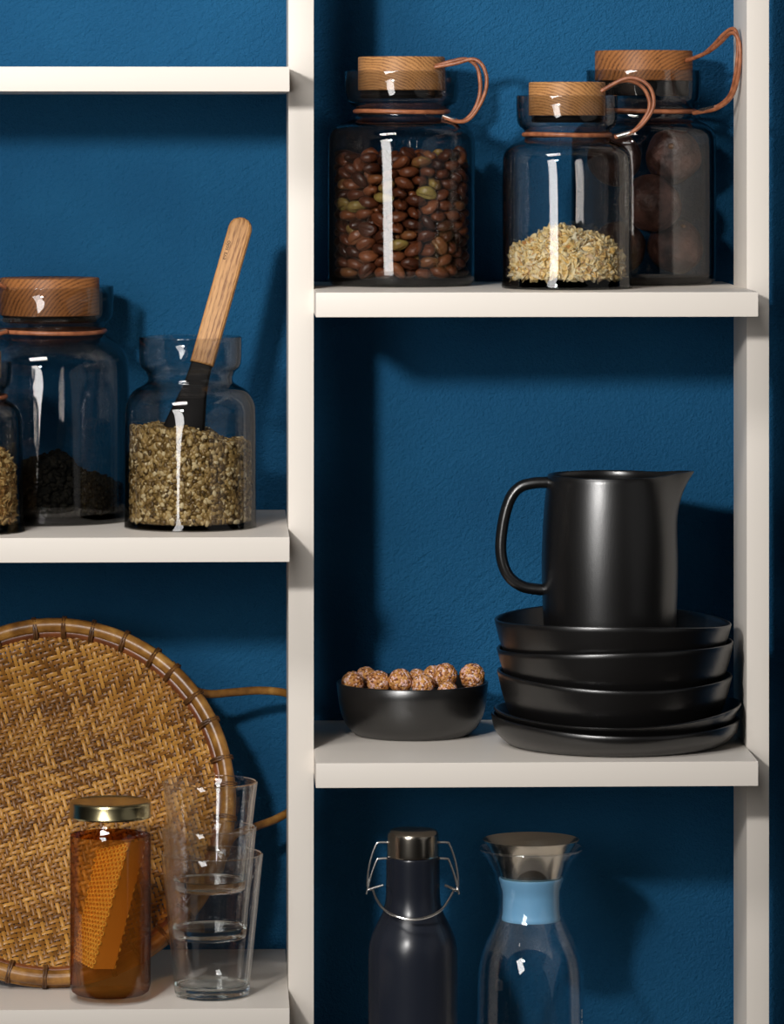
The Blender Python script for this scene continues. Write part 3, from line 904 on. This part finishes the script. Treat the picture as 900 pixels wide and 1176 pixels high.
u = S2.u
def top2(x, y):
    r = math.hypot(x, y) / u
    return S2.h(264 + (r / 66) ** 2 * 28 + 2 * math.sin(x / u * .12) + max(0, x / u) * .07)
o = link('pale_flakes', heap(64 * u, 12 * u, top2, 1500, 900, flake_piece(.0058, .0036, .0018)), M['flake'], angle=0)
o.location = S2.loc
tag(o, 'low heap of creamy white flakes in the smaller corked jar', 'flakes', kind='stuff')

u5 = S5.u
def top5(x, y):
    px = x / u5
    k = 1 / (1 + math.exp(-(px - 22) / 6))
    return S5.h(492 + 15 * k + .02 * px + 1.5 * math.sin(px * .2))
o = link('hulled_seeds', heap(69.8 * u5, 7 * u5, top5, 4600, 1200, lump_piece(.0030, .0021, .0015, 8, 6, 0, .25), .94), M['seed'], angle=0)
o.location = S5.loc
tag(o, 'pale speckled seeds filling the open jar around the scoop', 'seeds', kind='stuff')

u4 = S4.u
def top4(x, y):
    px = x / u4
    return S4.h(551 - 24 * math.exp(-((px - 4) / 32) ** 2) + .12 * px + 4 * math.sin(px * .15 + y * 60))
o = link('dried_leaves', heap(83.5 * u4, 11 * u4, top4, 1300, 1000, lump_piece(.0042, .0030, .0022, 7, 5, .4, .6)), M['tea'], angle=0)
o.location = S4.loc
tag(o, 'dark dried leaves heaped low in the large corked jar', 'leaves', kind='stuff')

u6 = S6.u
def top6(x, y):
    px = x / u6
    return S6.h(528 - 10 * math.exp(-((px - 30) / 20) ** 2) + max(0, px - 40) * .7)
o = link('husked_flakes', heap(55.5 * u6, 10 * u6, top6, 1500, 600, flake_piece(.0040, .0024, .0014, .6)), M['oat'], angle=0)
o.location = S6.loc
tag(o, 'golden husked flakes in the jar at the left edge of the photo', 'flakes', kind='stuff')

def fruit_mesh():
    bm = bmesh.new()
    bmesh.ops.create_icosphere(bm, subdivisions=4, radius=1)
    for v in bm.verts:
        d = v.co.normalized()
        k = 1 + .03 * math.sin(d.x * 5 + d.y * 3) + .02 * math.sin(d.z * 7 + 2 * d.x)
        dimple = .10 * math.exp(-((1 - d.z) / .05))
        v.co = d * ((k - dimple) * .026)
        v.co.z *= .94
    for f in bm.faces:
        f.smooth = True
    me = bpy.data.meshes.new('fruit')
    bm.to_mesh(me)
    bm.free()
    me.materials.append(M['fruit'])
    return me
fm = fruit_mesh()
def stem_mesh():
    return revolve([(r * .026, z * .026) for r, z in [(0, .80), (.10, .81), (.12, .88), (.07, .93), (0, .94)]], 10)
sm_ = stem_mesh()
sm_.materials.append(M['binding'])
u3 = S3.u
ff = None
for x, y, z, r, e, lb in [
        (.0300, -.006, .0330, .0265, (.5, .3, 0), 'lowest dark round fruit on the right in the tall jar'),
        (-.0255, -.010, .0325, .0265, (-.4, .2, 1), 'lowest dark round fruit on the left in the tall jar'),
        (.0050, -.0320, .0740, .0275, (.9, .1, 2), 'dark round fruit at mid height against the front of the tall jar'),
        (.0040, .0315, .0745, .0270, (.2, .6, 3), 'dark round fruit at mid height at the back of the tall jar'),
        (.0275, -.006, .1180, .0262, (1.1, -.4, 0), 'topmost dark round fruit under the shoulder of the tall jar'),
        (-.0285, -.002, .1150, .0255, (.3, .7, 2), 'high dark round fruit on the left half hidden behind the smaller jar')]:
    if ff is None:
        o = ff = bpy.data.objects.new('dark_fruit', fm)
        COL.objects.link(o)
        s = fs_ = bpy.data.objects.new('stem', sm_)
    else:
        o = ff.copy()
        COL.objects.link(o)
        s = fs_.copy()
    COL.objects.link(s)
    s.parent = o
    o.scale = (r / .026,) * 3
    o.rotation_euler = e
    o.location = S3.loc + Vector((x, y, z + .0025))
    tag(o, lb, 'fruit', 'dark fruit in the tall jar')

# ------------------------------------------------------------------ scoop in the seed jar
a0, a1 = S5.p(277, 258, .034), S5.p(232, 417, .006)
axis = (a0 - a1).normalized()
base_p = S5.loc + a1
scoop = empty('scoop', base_p, 'wooden handled scoop with dark blade leaning in the seed jar', 'scoop')
zax = axis
xax = Vector((1, -.12, 0))
xax = (xax - zax * xax.dot(zax)).normalized()
yax = zax.cross(xax)
scoop.rotation_euler = Matrix((xax, yax, zax)).transposed().to_euler()
LH = (a0 - a1).length
def rounded_slab(outline, t, round_=.0022):
    """Thick plate from a closed (x, z) outline with softened edges."""
    bm = bmesh.new()
    vs = [bm.verts.new((x, -t / 2, z)) for x, z in outline]
    f = bm.faces.new(vs)
    r = bmesh.ops.extrude_face_region(bm, geom=[f])
    for v in r['geom']:
        if isinstance(v, bmesh.types.BMVert):
            v.co.y += t
    bmesh.ops.recalc_face_normals(bm, faces=bm.faces)
    eds = [e for e in bm.edges if abs(e.verts[0].co.y - e.verts[1].co.y) < 1e-6]
    bmesh.ops.bevel(bm, geom=eds, offset=round_, segments=4, profile=.5, affect='EDGES')
    bmesh.ops.triangulate(bm, faces=[f for f in bm.faces if len(f.verts) > 4])
    me = bpy.data.meshes.new('slab')
    bm.to_mesh(me)
    bm.free()
    return me
hw = 13.7 * u5
out_ = [(-hw, -.001), (hw, -.001)]
top_c = LH - hw * .4
for k in range(13):
    a = PI * k / 12
    out_.append((hw * math.cos(a), top_c + hw * math.sin(a)))
h_ = link('handle', rounded_slab(out_, .0085, .0026), M['oakspoon'], scoop, angle=50)
h_['label'] = 'oak handle with rounded end'
bl = [(-12.2, 0), (12.2, 0), (13, -16), (15, -34), (20, -58), (25, -82), (27, -110), (25, -135), (16, -148), (0, -152), (-16, -148), (-25, -135), (-27, -110), (-25, -82), (-20, -58), (-15, -34), (-13, -16)]
b_ = link('blade', rounded_slab([(x * u5, z * u5) for x, z in bl], .0062, .0022), M['seal'], scoop, angle=50)
b_['label'] = 'black blade of the scoop'
for v in b_.data.vertices:                       # the blade cups forward towards its end
    k = min(0, v.co.z + 20 * u5) / (130 * u5)
    v.co.y += -.010 * k * k + .5 * (v.co.x ** 2) / .02 * min(1, -k * 1.5)

def lettering(name, text, size, mat, parent, mtx, depth=.0001):
    cu = bpy.data.curves.new(name, 'FONT')
    cu.body = text
    cu.size = size
    cu.extrude = depth
    cu.align_x = 'LEFT'
    tmp = bpy.data.objects.new('tmp', cu)
    COL.objects.link(tmp)
    bpy.context.view_layer.update()
    me = bpy.data.meshes.new_from_object(tmp.evaluated_get(bpy.context.evaluated_depsgraph_get()))
    bpy.data.objects.remove(tmp)
    me.transform(mtx)
    o = link(name, me, mat, parent, smooth=False)
    return o
# reads along the handle, from below upwards
lettering('engraving', 'eva solo', .0056, M['ink'], scoop,
          Matrix.Translation((-hw * .42, -.00432, LH - 46 * u5)) @ Matrix(((0, -1, 0, 0), (0, 0, -1, 0), (1, 0, 0, 0), (0, 0, 0, 1))))

# ------------------------------------------------------------------ bamboo tray
tilt = math.radians(18.5)
uT = unit(.15, 60)
RA, RB = 199.5 * uT, 204 * uT
tube_r = .0052
TB_Y = .097
tray_base = Vector((at(62, 926, .15).x, TB_Y, Z_LB))
tray = empty('bamboo_tray', tray_base, 'round woven bamboo tray leaning against the back wall', 'tray')
tray.rotation_euler = (-tilt, 0, 0)
# local frame: x right, z up the tray, -y towards the room; centre of the disc:
CZ = RB + tube_r * 1.6 + .0024
def dish(x, z):
    r = math.sqrt((x / RA) ** 2 + (z / RB) ** 2)
    t = min(1, max(0, (r - .55) / .45))
    return .030 * (1 - t * t * (3 - 2 * t))       # metres behind the rim plane
def weave():
    pitch = .00452
    wv = .00166
    ang = math.radians(16)
    ca, sa = math.cos(ang), math.sin(ang)
    n = int(RB / pitch) + 2
    V, Fc = [], []
    def over(i, j):
        band = (i // 11) % 2
        ph = (j + i) if band == 0 else (j - i)
        return (ph % 4) < 2
    for d in (0, 1):
        for i in range(-n, n + 1):
            run = []
            for k in range(-n * 3, n * 3 + 1):
                s = k * pitch / 3
                c = i * pitch + random.uniform(-.00012, .00012)
                uu, vv = (s, c) if d == 0 else (c, s)
                x, z = uu * ca - vv * sa, uu * sa + vv * ca
                inside = (x / RA) ** 2 + (z / RB) ** 2 < .995
                j = math.floor(s / pitch + .5)
                ov = over(i, j) if d == 0 else not over(j, i)
                if inside:
                    run.append((s, c, x, z, ov))
                if (not inside or k == n * 3) and run:
                    if len(run) > 3:
                        b0 = len(V)
                        for q, (s_, c_, x_, z_, o_) in enumerate(run):
                            pr = run[max(q - 1, 0)][4]
                            nx = run[min(q + 1, len(run) - 1)][4]
                            lift = sum(.0009 if e else -.0009 for e in (pr, o_, nx)) / 3
                            for w_, hgt in ((-1, -.00035), (-.45, .0002), (.45, .0002), (1, -.00035)):
                                cc = c_ + w_ * wv
                                uu, vv = (s_, cc) if d == 0 else (cc, s_)
                                x, z = uu * ca - vv * sa, uu * sa + vv * ca
                                V.append((x, dish(x, z) - lift - hgt, z + CZ))
                        for q in range(len(run) - 1):
                            for w_ in range(3):
                                a = b0 + q * 4 + w_
                                Fc.append((a, a + 1, a + 5, a + 4))
                    run = []
    return mesh_of('weave', V, Fc)
wp = link('woven_panel', weave(), M['straw'], tray, angle=0)
def oval(k, y, n=120, wob=0, ph=0):
    return [Vector((RA * k * math.cos(a) * (1 + wob * math.sin(5 * a + ph)), y + wob * .05 * math.sin(3 * a + ph), CZ + RB * k * math.sin(a) * (1 + wob * math.sin(4 * a + ph)))) for a in [2 * PI * i / n for i in range(n)]]
rim = link('rim', tube(oval(1.0, -.002, wob=.003), .0068, 12, True, squash=(1, 1.0)), M['cane'], tray)
link('inner_hoop', tube(oval(.962, .004, wob=.002, ph=1), .0058, 10, True), M['canedark'], rim)
link('outer_hoop', tube(oval(1.018, .007, wob=.002, ph=2), .0046, 10, True), M['cane'], rim)
for i in range(34):
    a = 2 * PI * (i + .3) / 34 + random.uniform(-.03, .03)
    c = Vector((RA * .99 * math.cos(a), .001, CZ + RB * .99 * math.sin(a)))
    rad = Vector((math.cos(a), 0, math.sin(a)))
    tan = Vector((-math.sin(a), 0, math.cos(a)))
    sk = random.uniform(-.12, .12)
    shp = []
    for turn in (-1, 1):
        loop = [c + tan * (turn * .0011 + sk * .006 * math.sin(t)) + rad * (.0100 * math.cos(t)) + Vector((0, 1, 0)) * (.0090 * math.sin(t)) for t in [2 * PI * k / 18 for k in range(18)]]
        me = tube(loop, .00125, 6, True)
        shp.append(([v.co.copy() for v in me.vertices], [tuple(p.vertices) for p in me.polygons]))
    link('binding', join_shapes(shp), M['binding'], rim)
# handle: a bent cane on the right that passes behind the post
inv = (Matrix.Translation(tray_base) @ Euler((-tilt, 0, 0)).to_matrix().to_4x4()).inverted()
hp = [(196, 762, .196), (211, 783, .200), (224, 793, .206), (243, 797, .214), (268, 795, .228), (300, 793, .240), (331, 797, .250), (346, 812, .255), (351, 850, .255), (349, 895, .252), (338, 926, .248), (318, 940, .238), (292, 950, .220), (268, 960, .200), (256, 985, .180), (252, 1000, .172)]
link('handle', tube(resample([inv @ at(*q) for q in hp], 10), .0039, 10), M['cane'], tray)

# ------------------------------------------------------------------ honey
SH = Spot(126.8, .049, Z_LB)
hj = empty('honey_jar', SH.loc, 'tall honey jar with a gold lid in front of the tray', 'jar')
hprof = [(38, 1155), (43, 1154), (46.5, 1149), (47.6, 1140), (47.6, 1050), (47.6, 963), (46.5, 955), (43, 949), (41, 945), (41, 934)]
link('glass_body', vessel(chaikin(SH.prof(hprof)), 1.0 * SH.u, 6 * SH.u, 80), M['clear'], hj, angle=70)
uh = SH.u
lz0, lz1 = SH.h(938.5), SH.h(920)
link('lid', revolve([(0, lz0 + .001), (45 * uh, lz0 + .001), (45.5 * uh, lz0), (47.3 * uh, lz0 + .0004), (47.8 * uh, lz0 + .0016), (47 * uh, lz0 + .0028), (46.8 * uh, lz1 - .003), (46.5 * uh, lz1 - .0012), (45.2 * uh, lz1), (43.6 * uh, lz1 + .0003), (42.2 * uh, lz1 - .0008), (40.5 * uh, lz1 - .0010), (0, lz1 - .0004)], 96), M['brass'], hj)
hin = [(0, 7.2), (40, 7.2), (44, 10), (46.1, 17)]
hz = SH.h(958)
pr = [(r * uh, z * uh) for r, z in hin] + [(46.1 * uh, hz - .002), (45.6 * uh, hz - .0004), (43 * uh, hz), (0, hz)]
hy = link('honey', revolve(pr, 64), M['honey'], angle=60)
hy.location = SH.loc
tag(hy, 'amber honey filling the jar with the gold lid', 'honey', kind='stuff')
comb = empty('honeycomb', SH.loc + Vector((0, 0, .008)), 'golden slab of honeycomb standing in the honey', 'honeycomb')
# slab: smooth cut face forward, cell face turned to the left, leaning right at the top
dz = Vector((0, 0, .008))
CB = [SH.p(x, y, d) - dz for x, y, d in ((85.5, 1100, -.008), (107, 1113, -.0258), (131, 1113, -.0230), (118, 1106, .008))]
CT = [SH.p(x, y, d) - dz for x, y, d in ((112, 976, -.006), (149, 967, -.0235), (167.5, 966, -.0090), (146, 968, .012))]
def comb_pt(k, s):
    return CB[k].lerp(CT[k], s)
ns = 16
V, Fc = [], []
for s in range(ns + 1):
    for k in range(4):
        q = comb_pt(k, s / ns)
        V.append(q + Vector((random.uniform(-.0004, .0004), random.uniform(-.0004, .0004), 0)))
for s in range(ns):
    for k in range(4):
        a, c = s * 4 + k, s * 4 + (k + 1) % 4
        Fc.append((a, c, c + 4, a + 4))
Fc.append((3, 2, 1, 0))
Fc.append(tuple(range(ns * 4, ns * 4 + 4)))
link('wax_slab', fix(mesh_of('slab', V, Fc)), M['comb'], comb, angle=30)
def cells(k0, k1, nrow, ncol, cell):
    shp = []
    for r in range(nrow):
        for c in range(ncol):
            s = (r + .5) / nrow
            d = (c + .3 + .5 * (r % 2)) / (ncol + .1)
            ctr = comb_pt(k0, s).lerp(comb_pt(k1, s), d)
            ex = (comb_pt(k1, s) - comb_pt(k0, s)).normalized()
            ez = (comb_pt(k0, 1) - comb_pt(k0, 0)).normalized()
            nn = ex.cross(ez).normalized()
            vs, fs = [], []
            hgt = random.uniform(.0010, .0022)
            for k in range(6):
                a = PI / 6 + k * PI / 3
                dr = ex * math.cos(a) + ez * math.sin(a)
                vs += [ctr + dr * cell, ctr + dr * cell + nn * hgt, ctr + dr * cell * .74 + nn * hgt, ctr + dr * cell * .66 - nn * .0001]
            for k in range(6):
                a, e = 4 * k, 4 * ((k + 1) % 6)
                fs += [(a, e, e + 1, a + 1), (a + 1, e + 1, e + 2, a + 2), (a + 2, e + 2, e + 3, a + 3)]
            shp.append((vs, fs))
    return shp
link('cells', join_shapes(cells(0, 1, 27, 8, .0024) + cells(2, 3, 30, 3, .0022)), M['cells'], comb, smooth=False)

# ------------------------------------------------------------------ tumblers
GX = .066
def tumbler(cx, pybase, pytop, rb, rt, label, zb=None, tx=0, ty=0):
    sp = Spot(cx, GX, Z_LB)
    zb_ = 0 if zb is None else sp.h(zb)
    H = sp.h(pytop) - zb_
    u = sp.u
    prof = [((rb - 4) * u, 0), ((rb - 1.5) * u, .5 * u), (rb * u, 3 * u), ((rb + .6) * u, 9 * u)]
    nseg = 8
    for k in range(1, nseg + 1):
        t = k / nseg
        prof.append(((rb + (rt - rb) * (t ** .95)) * u, 9 * u + (H - 9 * u) * t))
    me = vessel(chaikin(prof, it=1), 2.7 * u, 12 * u, 96)
    o = link('tumbler', me, M['tumbler_wall'], angle=50)
    me.materials.append(M['tumbler'])
    for pl in me.polygons:                       # the thick foot and the fire-polished rim bend the light
        zc = pl.center.z
        if zc < 13.2 * u:
            pl.material_index = 1
        elif zc > H - 1.3 * u:
            pl.material_index = 1
    o.location = sp.loc + Vector((0, 0, zb_))
    o.rotation_euler = (tx, ty, 0)
    tag(o, label, 'glass', 'stacked tumblers')
tumbler(243.5, None, 981, 43, 58.5, 'wide clear tumbler at the bottom of the stack of three')
tumbler(241, None, 951, 42, 54.5, 'clear tumbler in the middle of the stack of three', 1077, 0, -.008)
tumbler(240.5, None, 898, 41, 54.5, 'clear tumbler at the top of the stack of three', 1022.5, 0, .006)

# ------------------------------------------------------------------ black stoneware
def saddle(A, T, z1, u):
    """Hand-formed rim: sides lifted A px, right side lifted T px, growing towards the rim."""
    def f(r, z, ph):
        k = max(0, z / z1) ** 1.5
        return r, z + (A * math.cos(2 * ph) + T * math.cos(ph)) * u * k
    return f

SB = Spot(473.5, .2, Z_RM)
nb = tag(link('bowl', vessel(chaikin(SB.prof([(58, 845), (64, 843.5), (68, 841), (76, 833), (82, 820), (85, 805), (87, 784)])), 3.2 * SB.u, 4.5 * SB.u, 96), M['stoneware'], angle=60),
         'small black bowl filled with nut balls', 'bowl')
nb.location = SB.loc

SPk = Spot(708.5, .125, Z_RM)
up = SPk.u
def dish_at(name, cx, rimpy, basepy, prof, A, T, wall, base, label, group):
    sp = Spot(cx, .125, Z_RM)
    zb_ = sp.h(basepy)
    pts = [(r * sp.u, sp.h(py) - zb_) for r, py in prof]
    z1 = pts[-1][1]
    o = link(name, vessel(chaikin(pts), wall * sp.u, base * sp.u, 128, saddle(A, T, z1, sp.u)), M['stoneware'], angle=60)
    o.location = sp.loc + Vector((0, 0, zb_))
    return tag(o, label, name.replace('serving_', ''), group)
PB = 854.5
dish_at('plate', 706.5, 826, PB, [(112, PB), (118, PB - .6), (126, PB - 3), (136, PB - 11), (141, PB - 19), (142.5, 826)], 3.2, -2.5, 3.6, 5, 'bottom black plate of the stack, on the shelf', 'black plates')
P2 = PB - 8.6
dish_at('plate', 708.6, 815, P2, [(109, P2), (115, P2 - .8), (123, P2 - 4), (131, P2 - 13), (136, P2 - 22), (142, 815)], 4.6, 3, 3.6, 5, 'upper black plate under the three black bowls', 'black plates')
B3 = P2 - 6
bowlprof = lambda rim, b, r: [(r - 40, b), (r - 34, b - .8), (r - 26, b - 5), (r - 15, b - 18), (r - 6.5, b - 38), (r - 2, b - 56), (r, rim)]
dish_at('serving_bowl', 705.5, 776, B3, bowlprof(776, B3, 135), 3.3, -2.5, 3.6, 5, 'lowest of three stacked black bowls, on the upper plate', 'black bowls')
dish_at('serving_bowl', 706, 739, B3 - 36, bowlprof(739, B3 - 36, 136), -2, 4, 3.6, 5, 'middle of the three stacked black bowls', 'black bowls')
dish_at('serving_bowl', 703.5, 711, B3 - 64, bowlprof(711, B3 - 64, 136), -3.2, -2.3, 3.6, 5, 'topmost black bowl of the stack, with the jug in it', 'black bowls')

# jug
JB = B3 - 64 - 5.4
SJ = Spot(700, .125, Z_RM)
zj = SJ.h(JB)
jug = empty('jug', SJ.loc + Vector((0, 0, zj)), 'tall matt black jug with a looped handle standing in the top bowl', 'jug')
uj = SJ.u
jp = [(64, JB), (69, JB - 1), (72.5, JB - 7), (75, 735), (77, 700), (78.2, 665), (78.2, 635), (77, 605), (75, 578), (72.5, 556), (71.5, 546.5)]
jp = [(r * uj, SJ.h(py) - zj) for r, py in jp]
JH = jp[-1][1]
def spout(r, z, ph):
    a = (ph + PI) % (2 * PI) - PI
    t = max(0, (z - (JH - 78 * uj)) / (78 * uj))
    t2 = min(t, 1.1)
    d = math.exp(-(a / .40) ** 2)
    d2 = math.exp(-(a / .22) ** 2)
    k = r / (72 * uj) if r > 0 else 0
    side = math.exp(-((abs(a) - .75) / .35) ** 2)
    return r + k * uj * ((16 * d2 + 1.5 * d) * t2 ** 3.2 + 8 * d * t2 ** 2.4 - 2.0 * side * t2 ** 2), z + (3.4 * d * uj * max(0, t2) ** 3 if z > JH * .5 else 0)
link('body', vessel(chaikin(jp), 4.2 * uj, 6 * uj, 128, spout), M['stoneware'], jug, angle=60)
hp = [(642, 553.5), (628, 554), (612, 555), (597, 559.5), (586, 572), (578.5, 596), (574.8, 626), (577.5, 648), (586, 664), (600, 673.5), (615, 676.5), (628, 677.5)]
off = jug.location
link('handle', tube(resample([at(x, y, .125) - off for x, y in hp], 8), 1, 14, up=Vector((0, 1, 0)), squash=(9 * uj, 6.6 * uj)), M['stoneware'], jug, angle=60)

# nut balls
def ball_mesh():
    bm = bmesh.new()
    bmesh.ops.create_icosphere(bm, subdivisions=4, radius=1)
    rnd = random.Random(3)
    pts = [Vector((rnd.gauss(0, 1), rnd.gauss(0, 1), rnd.gauss(0, 1))).normalized() for _ in range(120)]
    for v in bm.verts:
        d = v.co.normalized()
        b = max(d.dot(p) for p in pts)
        v.co = d * ((1 + .07 * max(0, (b - .97) / .03) - .03) * .0108)
    for f in bm.faces:
        f.smooth = True
    me = bpy.data.meshes.new('ball')
    bm.to_mesh(me)
    bm.free()
    me.materials.append(M['ball'])
    return me
bmsh = ball_mesh()
ff = None
for px, py, r, dy, lb in [
        (405, 784, 13, -.004, 'leftmost nut ball in the small black bowl'),
        (420, 777, 11.5, .022, 'small nut ball second from the left, behind its neighbours in the bowl'),
        (434.5, 783.5, 13.2, -.016, 'nut ball third from the left at the front of the bowl'),
        (460, 782, 13.8, -.020, 'reddish nut ball at the front middle left of the bowl'),
        (479, 778.5, 10.5, .020, 'small nut ball low at the back in the middle of the bowl'),
        (485.5, 787, 13, -.024, 'nut ball sunk behind the front rim in the middle of the bowl'),
        (498, 776.5, 12.5, .010, 'pinkish nut ball touching the highest one on its left'),
        (511, 775.5, 13.8, -.014, 'highest nut ball of the heap in the bowl, right of the middle'),
        (514, 794, 11.5, -.036, 'nut ball barely showing over the front rim under the highest one'),
        (542, 776.5, 14.6, -.004, 'large rightmost nut ball against the rim of the bowl')]:
    if ff is None:
        o = ff = bpy.data.objects.new('nut_ball', bmsh)
    else:
        o = ff.copy()
    COL.objects.link(o)
    k = r * unit(.2 + dy, px) / .0108
    o.scale = (k, k, k)
    o.rotation_euler = (random.uniform(0, 6), random.uniform(0, 6), random.uniform(0, 6))
    o.location = at(px, py, .2 + dy)
    tag(o, lb, 'nut ball', 'nut balls in the black bowl')
# the layer beneath that holds them up
for px, py, r, dy in [(420, 808, 14, -.005), (448, 812, 15, .02), (452, 812, 14, -.024), (480, 812, 14, 0), (506, 810, 14, .026), (522, 808, 14, -.016), (470, 806, 13, .04)]:
    o = ff.copy()
    COL.objects.link(o)
    k = r * unit(.2 + dy, px) / .0108
    o.scale = (k, k, k)
    o.rotation_euler = (random.uniform(0, 6), random.uniform(0, 6), random.uniform(0, 6))
    o.location = at(px, py, .2 + dy)
    tag(o, 'nut ball hidden under the top layer in the black bowl', 'nut ball', 'nut balls under the top layer')

# ------------------------------------------------------------------ flask and carafe
SF = Spot(474, .12, Z_RB)
uf = SF.u
flask = empty('flask', SF.loc, 'dark blue grey bottle flask with steel cap and wire carrying loop', 'flask')
Hf = SF.h
fp = [(46 * uf, 0), (49.5 * uf, .0008), (51.3 * uf, .003), (51.3 * uf, Hf(1240)), (51.5 * uf, Hf(1120)), (51.3 * uf, Hf(1090)), (48 * uf, Hf(1075)), (41 * uf, Hf(1060)), (34.5 * uf, Hf(1048)), (31.3 * uf, Hf(1034)), (30.8 * uf, Hf(1015)), (30.8 * uf, Hf(985)), (30.2 * uf, Hf(984)), (0, Hf(984))]
link('body', revolve([(0, 0)] + chaikin(fp[:-1]) + [fp[-1]], 96), M['flask'], flask, angle=60)
cp = [(0, Hf(983.8)), (29.6 * uf, Hf(983.8)), (30 * uf, Hf(982.5)), (30 * uf, Hf(963)), (29.6 * uf, Hf(957)), (26.5 * uf, Hf(953.2)), (20 * uf, Hf(952.3)), (0, Hf(952))]
link('cap', revolve(chaikin(cp), 96), M['steel'], flask, angle=60)
wires = []
def fpix(lst):
    return [SF.p(x, y, d) for x, y, d in lst]
for side in (-1, 1):
    X = lambda x: 474 + side * (474 - x)
    link('clasp_wire', tube(resample(fpix([(X(452), 968, 0), (X(436), 967.5, 0), (X(431.5), 971, 0), (X(425.5), 988, 0), (X(422.5), 1005, 0), (X(422), 1018, 0)]), 6), .0011, 8), M['silver'], flask)
    link('clasp_wire', tube(resample(fpix([(X(450), 985.8, -.001), (X(436), 986.2, -.001), (X(432.5), 988.5, -.001), (X(427), 1003, -.001), (X(423), 1018, -.001), (X(421), 1027, -.001)]), 6), .0011, 8), M['silver'], flask)
arc = fpix([(440, 1016.5, -.002), (424, 1021.5, -.003), (428, 1022, -.004), (432, 1032, -.018), (441, 1044.5, -.034), (455, 1052.5, -.044), (474, 1056, -.047), (493, 1052.5, -.044), (507, 1044.5, -.034), (516, 1032, -.018), (521, 1023, -.004), (525, 1023, -.003), (510.5, 1016.5, -.002)])
link('carrying_loop', tube(resample(arc, 8), .00125, 8), M['silver'], flask)

SC = Spot(609.5, .115, Z_RB)
uc = SC.u
carafe = empty('carafe', SC.loc, 'clear glass carafe with steel pouring funnel and light blue neck band', 'carafe')
Hc = SC.h
gp = [(54 * uc, 0), (59 * uc, .001), (61.5 * uc, .004), (61.8 * uc, Hc(1240)), (61.5 * uc, Hc(1140)), (59.5 * uc, Hc(1107)), (54 * uc, Hc(1088)), (46 * uc, Hc(1072)), (38.5 * uc, Hc(1056)), (36 * uc, Hc(1042)), (36 * uc, Hc(1030)), (37.5 * uc, Hc(1016)), (43 * uc, Hc(1000)), (52 * uc, Hc(985)), (60 * uc, Hc(976.5)), (61.5 * uc, Hc(974.8))]
link('glass_body', vessel(chaikin(gp), 1.8 * uc, 7 * uc, 96), M['carafe'], carafe, angle=70)
link('rim', tube([Vector((60.6 * uc * math.cos(a), 60.6 * uc * math.sin(a), Hc(974.6))) for a in [2 * PI * i / 96 for i in range(96)]], 1.3 * uc, 10, True), M['bead'], carafe)
fo = [(55.7, 964), (53.5, 966.5), (48, 974), (41.5, 986), (36, 1000), (32.5, 1012), (31, 1026), (30.5, 1052)]
prof = [(r * uc, Hc(py)) for r, py in fo] + [((r - 1.3) * uc, Hc(py) + .0003) for r, py in reversed(fo)]
link('funnel', revolve(prof, 96, closed=True), M['steel'], carafe, angle=60)
bo = [(31.7, 1055), (33.2, 1056.5), (34, 1054), (33, 1052), (32.6, 1046), (32.4, 1030), (32.8, 1022), (34.4, 1019), (35.2, 1014), (36.8, 1011), (36.6, 1008.5), (34.8, 1007.8), (33.8, 1012), (32.4, 1026), (31.8, 1040)]
link('neck_band', revolve([(r * uc, Hc(py)) for r, py in bo], 96, closed=True), M['blueband'], carafe, angle=50)
# print that reads downwards on the right flank
me_t = lettering('lettering', 'eva solo', .0062, M['etch'], carafe, Matrix.Identity(4), .00001)
phi0 = math.asin(57.0 / 61.8)
Rg = 62.0 * uc
for v in me_t.data.vertices:
    x, y, z = v.co
    ph = phi0 + (y - .002) / Rg
    v.co = (Rg * math.sin(ph) + z, -Rg * math.cos(ph), Hc(1155) - x)

# ------------------------------------------------------------------ light
def area(name, loc, target, sx, sy, power, color, shape='RECTANGLE', spread=180):
    l = bpy.data.lights.new(name, 'AREA')
    l.shape = shape
    l.size = sx
    l.size_y = sy
    l.energy = power
    l.color = color
    l.spread = math.radians(spread)
    o = bpy.data.objects.new(name, l)
    COL.objects.link(o)
    o.location = loc
    d = Vector(target) - Vector(loc)
    o.rotation_euler = d.to_track_quat('-Z', 'Z').to_euler()
    return o
area('key_lamp', (-.62, -2.1, 1.86), (.28, .3, 1.50), .15, .15, 7.3, (1, .975, .945), 'DISK', 80)
area('strip_softbox', (-.86, -2.0, 1.50), (.2, .1, 1.4), .55, .95, 12, (1, .98, .96))
area('side_softbox', (1.9, -1.3, 1.45), (.3, .1, 1.2), 1.3, 1.8, 1.0, (1, .98, .96))
area('overhead_softbox', (-.70, -1.5, 2.9), (.15, .1, 1.2), 1.0, .4, 22, (1, .98, .96))

w = bpy.data.worlds.new('world')
sc.world = w
w.use_nodes = True
w.node_tree.nodes['Background'].inputs[0].default_value = (.5, .55, .6, 1)
w.node_tree.nodes['Background'].inputs[1].default_value = .003

sc.view_settings.view_transform = 'Standard'
sc.view_settings.look = 'None'
sc.view_settings.gamma = 1
sc.view_settings.use_curve_mapping = False
sc.view_settings.exposure = 0.0
cy = sc.cycles
cy.max_bounces = 24
cy.transmission_bounces = 20
cy.transparent_max_bounces = 40
cy.glossy_bounces = 8
cy.diffuse_bounces = 4
cy.volume_bounces = 2
cy.sample_clamp_indirect = 6
cy.use_denoising = True
